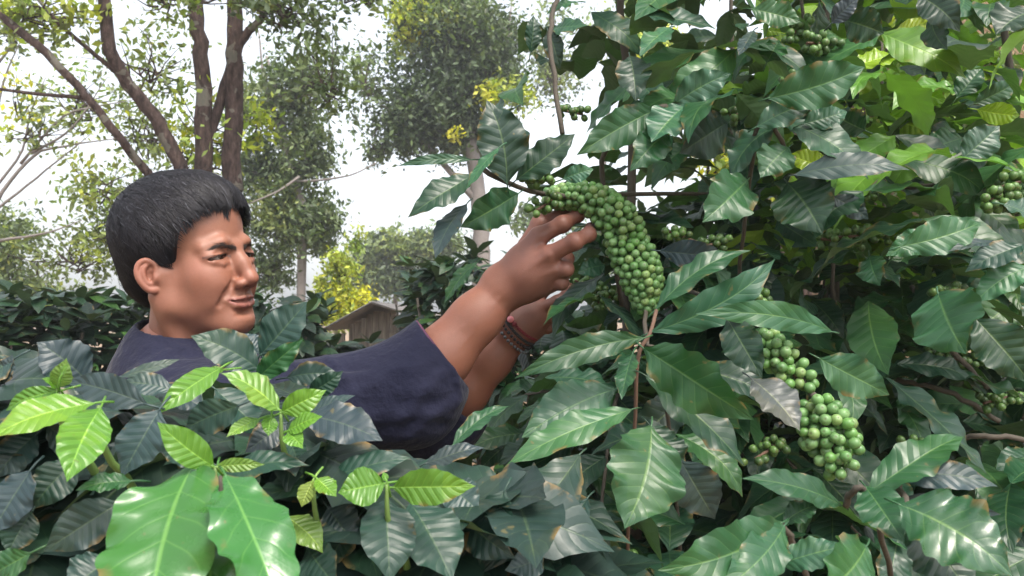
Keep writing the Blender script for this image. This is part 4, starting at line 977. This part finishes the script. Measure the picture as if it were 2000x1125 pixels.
def build_trees():
    # many stemmed tree right behind his head
    t=tree('shade_tree',(400,620,5.5),'many stemmed reddish brown shade tree rising behind the head of the man')
    ptube([(405,640,5.5),(400,480,5.5),(398,330,5.5),(397,180,5.5),(388,60,5.5),(372,-60,5.5)],[48,36,34,30,28,26],TBARK,t,'trunk',n=26)
    ptube([(440,640,5.6),(446,420,5.6),(452,330,5.6),(457,180,5.6),(459,60,5.6),(458,-60,5.6)],[50,42,36,33,30,26],TBARK,t,'trunk',n=26)
    ptube([(402,300,5.5),(425,215,5.6),(452,120,5.6),(480,70,5.6),(520,25,5.6),(560,-40,5.6)],[16,20,16,17,14,9],TBARK,t,'branch')
    ptube([(400,420,5.4),(352,325,5.3),(305,235,5.2),(250,165,5.1),(213,90,5.0),(200,-50,5.0)],[30,27,27,25,25,22],TBARK,t,'branch',n=24)
    ptube([(370,450,5.3),(292,345,5.2),(235,270,5.0),(170,190,4.9),(80,95,4.8),(-30,10,4.8)],[20,18,17,16,17,15],TBARK,t,'branch',n=24)
    ptube([(255,165,5.1),(190,110,5.0),(120,50,4.9),(60,-20,4.9)],[8,9,8,7],TBARK,t,'branch')
    ptube([(165,190,4.9),(90,185,4.9),(-20,172,4.9)],[8,7,6],TBARK,t,'branch',n=10)
    crown(t,[(80,20,4.9,130,50,26,16,OL+YG),(330,-10,5.2,200,40,22,16,OL),(560,20,5.4,110,60,30,18,GG),(420,250,5.8,90,130,14,16,YG),(370,300,5.8,40,40,8,14,YY+YG),(500,230,6,40,50,10,16,YG),(430,310,5.8,25,40,8,16,YY+YG),(300,130,6,120,90,20,16,OL),(640,150,5.6,60,110,26,14,GG),(700,-10,5.6,90,40,16,16,GG)],1,.060)
    r=np.random.default_rng(77); m=MB(); ps=[]  # unseen crown overhead, added to cut the light from above
    while len(ps)<260:
        x,y=r.uniform(-5.5,4.5),r.uniform(.3,8); z=r.uniform(4.2,7.5)
        if z<1.5+.50*max(y,0)+.9 or r.random()<.25: continue
        ps.append((x,y,z))
    ps=np.array(ps)[:,None]+r.normal(0,.38,(260,22,3)); ps=ps.reshape(-1,3); m.add(*far_leaf_geo(ps,.17,np.array(GG)[r.integers(0,3,len(ps))],r)); m.build('added_canopy',M_FAR,t,False)
    # bushy tree with the crooked grey stem
    t=tree('broadleaf_tree',(590,620,11),'tall grey green tree with a thin crooked grey stem behind the face of the man')
    ptube([(590,640,11),(588,560,11),(590,420,11),(575,350,11),(560,290,11),(545,200,11),(520,110,11)],[18,17,19,16,12,9,5],PALE,t,'trunk',n=24)
    ptube([(588,400,11),(560,300,11),(520,180,11),(505,60,11)],[12,10,6,3],PALE,t,'branch')
    ptube([(585,345,10.6),(540,375,10.5),(480,400,10.4)],[6,4,2],PALE,t,'branch',n=10)
    ptube([(580,355,10.8),(640,350,10.6),(690,340,10.5),(735,318,10.5)],[5,4,3,2],PALE,t,'branch',n=14)
    crown(t,[(560,190,11,75,80,60,34,GG),(600,300,11,55,60,50,34,GG),(560,420,11.2,85,75,90,36,GG+OL),(520,520,11.4,60,60,40,30,GG),(620,440,11,38,70,46,34,GG),(520,330,11.6,60,60,60,30,DG+GG),(600,150,10.8,80,90,30,24,GG),(480,200,11.5,60,80,30,24,OL)],2,.085)
    # trees far left
    t=tree('slender_tree',(60,620,8),'pale bare limbed tree with sparse leaves at the left edge')
    ptube([(-60,700,8),(-20,430,8),(60,310,8),(130,285,8),(230,270,8)],[10,8,6,4,2],PALE,t,'trunk',n=22)
    for s in ([(-20,380,8),(40,300,8),(60,220,8),(90,150,8)],[(40,320,8),(120,230,8),(180,210,8),(260,195,8)],[(-20,420,8),(80,340,8),(180,260,8)],[(-10,240,8),(10,150,8),(40,80,8)],[(-10,130,8),(20,90,8),(30,20,8)],[(0,470,8),(90,455,8),(160,430,8)],[(60,300,8),(140,250,8),(210,150,8)]): ptube(s,[6,4,1.5],PALE,t,'branch',n=12)
    crown(t,[(40,60,8,70,60,20,16,OL),(70,260,8,90,60,14,14,OL+YG),(160,200,8.4,110,80,26,16,OL+YG),(190,360,8.4,90,60,24,18,OL+YG),(210,440,8.6,70,70,30,18,OL+YG),(120,500,8.6,110,60,26,18,OL),(40,200,8,40,60,8,12,YY),(290,250,8.8,80,90,40,18,OL)],3,.075)
    t=tree('leafy_tree',(20,620,10),'low olive green tree crown at the lower left edge above the hedge')
    ptube([(20,660,10),(15,560,10),(10,440,10)],[16,12,8],TBARK,t,'trunk',n=8)
    crown(t,[(10,470,10,60,60,50,26,OL+GG),(30,560,10,70,50,40,26,GG+OL),(110,590,10,60,30,20,22,OL)],4,.08)
    # big dense tree in the middle top
    t=tree('dense_tree',(940,620,13),'large dense crowned tree with yellow sprays and a straight pale trunk at top centre')
    ptube([(942,640,13),(940,500,13),(938,420,13),(925,300,13),(890,150,13),(850,-40,13)],[38,34,33,28,22,14],PALE,t,'trunk',n=20)
    for s in ([(938,400,13),(800,250,13),(740,200,13)],[(930,300,13),(980,150,13),(1000,0,13)]): ptube(s,[16,8,3],PALE,t,'branch',n=10)
    crown(t,[(890,60,13,110,90,210,38,DG+GG),(850,200,13,95,80,150,38,DG),(900,260,13.2,75,50,80,36,DG+GG),(950,120,13,70,90,110,36,DG),(800,250,13,60,60,50,30,DG),(740,270,13,45,60,22,22,GG),(820,-20,13,60,50,50,34,YG+GG),(800,40,12.6,26,70,34,30,YY+YG),(720,150,13,70,90,34,20,GG),(890,262,12.4,10,8,3,16,YY),(840,30,12.5,50,50,24,26,YG),(960,190,12.4,22,30,12,26,YY+YG),(1010,190,12.4,25,40,12,20,YG)],5,.10)
    # yellow young tree and far crowns
    t=tree('yellow_tree',(660,640,10),'small sunlit yellow green tree beside the hut')
    ptube([(655,680,10),(658,600,10),(672,500,10)],[8,6,3],PALE,t,'trunk',n=10)
    crown(t,[(655,600,10,42,44,70,30,YY+YG),(668,520,10,22,40,26,26,YG),(700,480,10.4,20,30,8,20,YG),(640,560,10,25,25,14,24,YG),(700,600,10,30,30,20,24,YY)],6,.07)
    t=tree('far_tree',(780,620,22),'distant pale grey green tree crown left of the picking hand')
    ptube([(770,640,22),(775,520,22),(780,480,22)],[10,8,5],PALE,t,'trunk',n=8)
    crown(t,[(790,490,22,95,34,90,36,OL+GG),(720,540,22,50,40,40,34,OL),(860,480,22,50,26,40,34,GG),(770,550,22,80,30,50,34,GG)],7,.16)
    t=tree('far_tree',(1180,620,18),'distant tree glimpsed through gaps of the upper berry tree branches')
    ptube([(1180,640,18),(1175,400,18),(1190,200,18)],[16,12,6],PALE,t,'trunk',n=8)
    crown(t,[(1080,120,18,70,110,40,30,GG+OL),(1240,60,18,80,70,60,34,YG+OL),(1290,120,17,60,60,40,30,YG+YY),(1200,480,18,120,60,60,30,GG),(1040,430,18,40,30,16,24,GG)],8,.13)
    # sunlit scrub on the bank, right
    specs=[(1560,330,4.4,'round bright yellow green shrub on the bank behind the berry tree, lowest of them',[(1500,330,4.4,90,60,26,22,YG),(1600,300,4.4,90,60,30,22,YG)]),
           (1700,120,4.8,'tall bright yellow green shrub near the top of the brown bank',[(1640,140,4.8,90,60,30,22,YY+YG),(1730,70,4.8,60,40,14,22,YG),(1780,200,4.8,110,80,34,22,YG+OL)]),
           (1900,300,4.2,'green shrub on the bank near the right edge of the picture',[(1850,260,4.2,110,90,40,22,OL+YG),(1950,350,4.2,90,60,30,22,YG),(1920,130,4.4,80,60,20,22,GG+OL)]),
           (1400,250,5.2,'loose shrub at the foot of the bank seen between the upper leaves',[(1390,180,5.2,80,60,20,22,YG+OL),(1410,330,5.2,60,40,18,22,YY+YG)])]
    for i,(x,y,d,lb,bl) in enumerate(specs):
        p=P(x,y,d); g=float(ground_h(p[0],p[1])); o=empty('shrub',(p[0],p[1],g),label=lb,cat='shrub',group='sunlit shrubs on the bank')
        for k in range(5):
            e=P(bl[k%len(bl)][0]+(k-2)*18,bl[k%len(bl)][1]-20,d); V,Fq=tube(spline([np.array([p[0],p[1],g-.05]),(p+e)/2,e],8),[.018,.016,.014,.012,.010,.008,.006,.004],6); mesh_obj('branch',V,Fq,TBARK,o)
        crown(o,bl,30+i,.06,'foliage')
def build_hedge():
    r=np.random.default_rng(21)
    #  px, top y, depth, half-width px, label
    H=[(-60,590,2.9,130,'dark coffee bush of the hedge, cut by the left edge'),(90,572,3.0,120,'dark coffee bush of the hedge, left of the head of the man'),(240,582,3.3,110,'dark coffee bush of the hedge just behind the nape of the man'),
       (400,590,3.8,110,'dark coffee bush of the hedge hidden behind the face of the man'),(535,590,3.4,90,'dark coffee bush of the hedge right of the chin of the man'),(640,672,3.6,60,'lower dark coffee bush in front of the hut wall'),
       (860,530,3.9,50,'coffee bush beside the hut above the sleeve of the man'),(900,510,3.4,85,'coffee bush behind the forearm of the man'),(1010,640,3.2,90,'coffee bush behind the bracelets of the man')]
    cols=[(.013,.034,.018),(.018,.046,.024),(.010,.026,.017),(.030,.080,.020)]
    for i,(px,ty,d,hw_,lb) in enumerate(H):
        top=P(px,ty,d); b=np.array([top[0],top[1],0]); o=empty('coffee_bush',(b[0],b[1],0),label=lb,cat='coffee bush',group='coffee bushes of the hedge behind the man')
        for k in range(4):
            a=k*1.6+i; e=b+np.array([.25*math.cos(a),.25*math.sin(a),top[2]*.9]); V,Fq=tube(spline([b+np.array([.03*math.cos(a),.03*math.sin(a),0]),(b+e)/2,e],8),np.linspace(.02,.006,8),6); mesh_obj('stem',V,Fq,BARK,o)
        R=hw_/F*d*1.25; m=MB(); n=0
        while n<620:
            th=r.uniform(0,2*math.pi); zz=r.random()**.75; z=.25+(top[2]-.25)*zz; rad=R*(.45+.75*r.random()**.5)*(1-.55*max(0,zz-.7)/.3)*(1+.15*math.sin(th*3+i))
            p=b+np.array([rad*math.cos(th),rad*math.sin(th),z]); ax=nrm([math.cos(th)+r.normal(0,.5),math.sin(th)+r.normal(0,.5),r.uniform(-.7,.3)]); L=r.uniform(.09,.14)
            if p[1]>b[1]+R*.5 or (z<1.0 and r.random()<.5): continue
            c=np.array(cols[int(r.integers(0,3)) if r.random()<.88 else 3])*r.uniform(.7,1.4)
            V,Fq,UV=leaf(p,p+ax*L,L*.44,nrm(np.array([0,-.2,1])+r.normal(0,.35,3)),.05,.2,.5,.015,5,4,r.random(),.06); m.add(V,Fq,UV,c); n+=1
        # upright shoots on the top give the broken outline
        for k in range(26):
            e=top+np.array([r.uniform(-R,R),r.uniform(-.2,.3),r.uniform(-.12,.04)-abs(r.normal(0,.05))])
            for s in range(4):
                a=s*math.pi/2+k; ax=nrm([math.cos(a),math.sin(a),r.uniform(0,.9)]); L=r.uniform(.08,.13); V,Fq,UV=leaf(e,e+ax*L,L*.42,nrm(np.array([0,0,1])+r.normal(0,.25,3)),.05,.2,.5,.015,5,4,0,.06); m.add(V,Fq,UV,np.array(cols[k%4])*r.uniform(.7,1.4))
        tag(m.build('foliage',M_DARK,o),kind='stuff')
def build_hut():
    d=7.5; c=P(760,640,d); o=empty('hut',(c[0],c[1],0),label='small weathered timber hut with a low pitched roof behind the sleeve of the man',cat='hut')
    WD=NT('weathered_boards'); t=WD; tc=t.n('ShaderNodeTexCoord').outputs['Object']; mp=t.n('ShaderNodeMapping',{0:tc}); mp.inputs['Scale'].default_value=(1,1,.08); n=t.noise(40,5,mp.outputs[0],.65).outputs[0]
    cc=t.ramp(n,[(.3,(.05,.042,.036)),(.5,(.15,.125,.10)),(.7,(.25,.22,.18))]); WM=t.surf(t.n('ShaderNodeBsdfPrincipled',{'Base Color':cc,'Roughness':.9}))
    RM=simple('old_roof_sheet',(.20,.18,.17),.7,(12,.5,.01))
    zt=P(735,612,d)[2]; x0=P(690,0,d)[0]; x1=P(860,0,d)[0]; y0=c[1]-.2; y1=y0+1.9
    m=MB(); n_=15
    for k in range(n_):   # boards of the front wall, slightly uneven
        w=(x1-x0)/n_; xk=x0+w*(k+.5); hz=float(np.interp(xk,[P(655,0,d)[0],P(745,0,d)[0],P(900,0,d)[0]],[P(655,642,d)[2],P(745,592,d)[2],P(900,640,d)[2]]))-.07-.004*(k%3); m.add(*box((x0+w*(k+.5),y0+.004*(k%3),hz/2),(w*.94,.02,hz)))
    m.add(*box(((x0+x1)/2,y0+.05,.7),(x1-x0,.04,1.35)))
    m.build('wall',WM,o,False)
    m=MB(); m.add(*box((x0+.02,(y0+y1)/2,.72),(.04,y1-y0-.08,1.42))); m.build('wall',WM,o,False)
    m=MB(); m.add(*box((x1-.02,(y0+y1)/2,.72),(.04,y1-y0-.08,1.42))); m.build('wall',WM,o,False)
    # roof: two sloping corrugated sheets, ridge over x=ridge
    rx=P(745,0,d)[0]; zr=P(745,592,d)[2]; 
    for (xa,za,xb,zb) in((P(655,0,d)[0],P(655,642,d)[2],rx,zr),(rx+.003,zr,P(900,0,d)[0],P(900,640,d)[2])):
        n2=60; yy=np.linspace(y0-.35,y1+.2,n2); rip=.012*np.sin(np.arange(n2)*1.6)
        V=[]; 
        for (x,z) in((xa,za),(xb,zb)):
            for dz in(0,-.012): V.append(np.stack([np.full(n2,x),yy,z+rip+dz],1))
        V=np.concatenate(V); i=np.arange(n2-1); Fq=np.concatenate([np.stack([i,i+1,i+1+2*n2,i+2*n2],1),np.stack([i+n2,i+3*n2,i+1+3*n2,i+1+n2],1),np.stack([i,i+n2,i+n2+1,i+1],1),np.stack([i+2*n2,i+1+2*n2,i+3*n2+1,i+3*n2],1)])
        mesh_obj('roof',V,Fq,RM,o)
    m=MB()
    for x in(x0-.06,(x0+x1)/2): m.add(*box((x,y0-.05,zt/2-.1),(.06,.06,zt-.2)))
    m.build('post',WM,o,False)
def build_haze():
    V,Fq=box((0,40,8),(160,190,19)); V[:,2]=np.where(V[:,2]<0,-1.2,20)
    t=NT('haze'); p=t.n('ShaderNodeVolumePrincipled',{'Color':(.93,.96,1,1),'Density':.0055,'Anisotropy':.3}); t.t.links.new(p.outputs[0],t.out.inputs[1])
    tag(mesh_obj('haze',V,Fq,t.m,smooth=False),kind='stuff')
build_haze()
build_ground(); build_trees(); build_hedge(); build_hut()
# ================================================================== LIGHT
SUN_EL,SUN_AZ=R_(56),R_(150)   # azimuth clockwise from +Y: high behind the camera's right
wd=bpy.data.worlds.new('World'); scene.world=wd; wd.use_nodes=True; nt=wd.node_tree; nt.nodes.clear()
sky=nt.nodes.new('ShaderNodeTexSky'); sky.sky_type='NISHITA'; sky.sun_disc=False; sky.sun_elevation=SUN_EL; sky.sun_rotation=SUN_AZ; sky.dust_density=4; sky.air_density=1.2
hs=nt.nodes.new('ShaderNodeHueSaturation'); hs.inputs['Saturation'].default_value=.35; nt.links.new(sky.outputs[0],hs.inputs['Color'])
bg=nt.nodes.new('ShaderNodeBackground'); bg.inputs[1].default_value=.15; nt.links.new(hs.outputs[0],bg.inputs[0])
wo=nt.nodes.new('ShaderNodeOutputWorld'); nt.links.new(bg.outputs[0],wo.inputs[0])
ld=bpy.data.lights.new('sun','SUN'); ld.energy=1.3; ld.angle=R_(14); ld.color=(1,.91,.78)
so=bpy.data.objects.new('sun',ld); COL.objects.link(so)
sd=Vector((math.sin(SUN_AZ)*math.cos(SUN_EL),math.cos(SUN_AZ)*math.cos(SUN_EL),math.sin(SUN_EL)))
so.rotation_euler=(-sd).to_track_quat('-Z','Y').to_euler(); so.location=(0,0,20)
vs=scene.view_settings; vs.view_transform='Standard'; vs.look='None'; vs.exposure=1.6; vs.gamma=1; vs.use_curve_mapping=False
scene.cycles.max_bounces=8; scene.cycles.transparent_max_bounces=8
scene.cycles.use_denoising=True
cd.dof.use_dof=True; cd.dof.focus_distance=.95; cd.dof.aperture_fstop=13
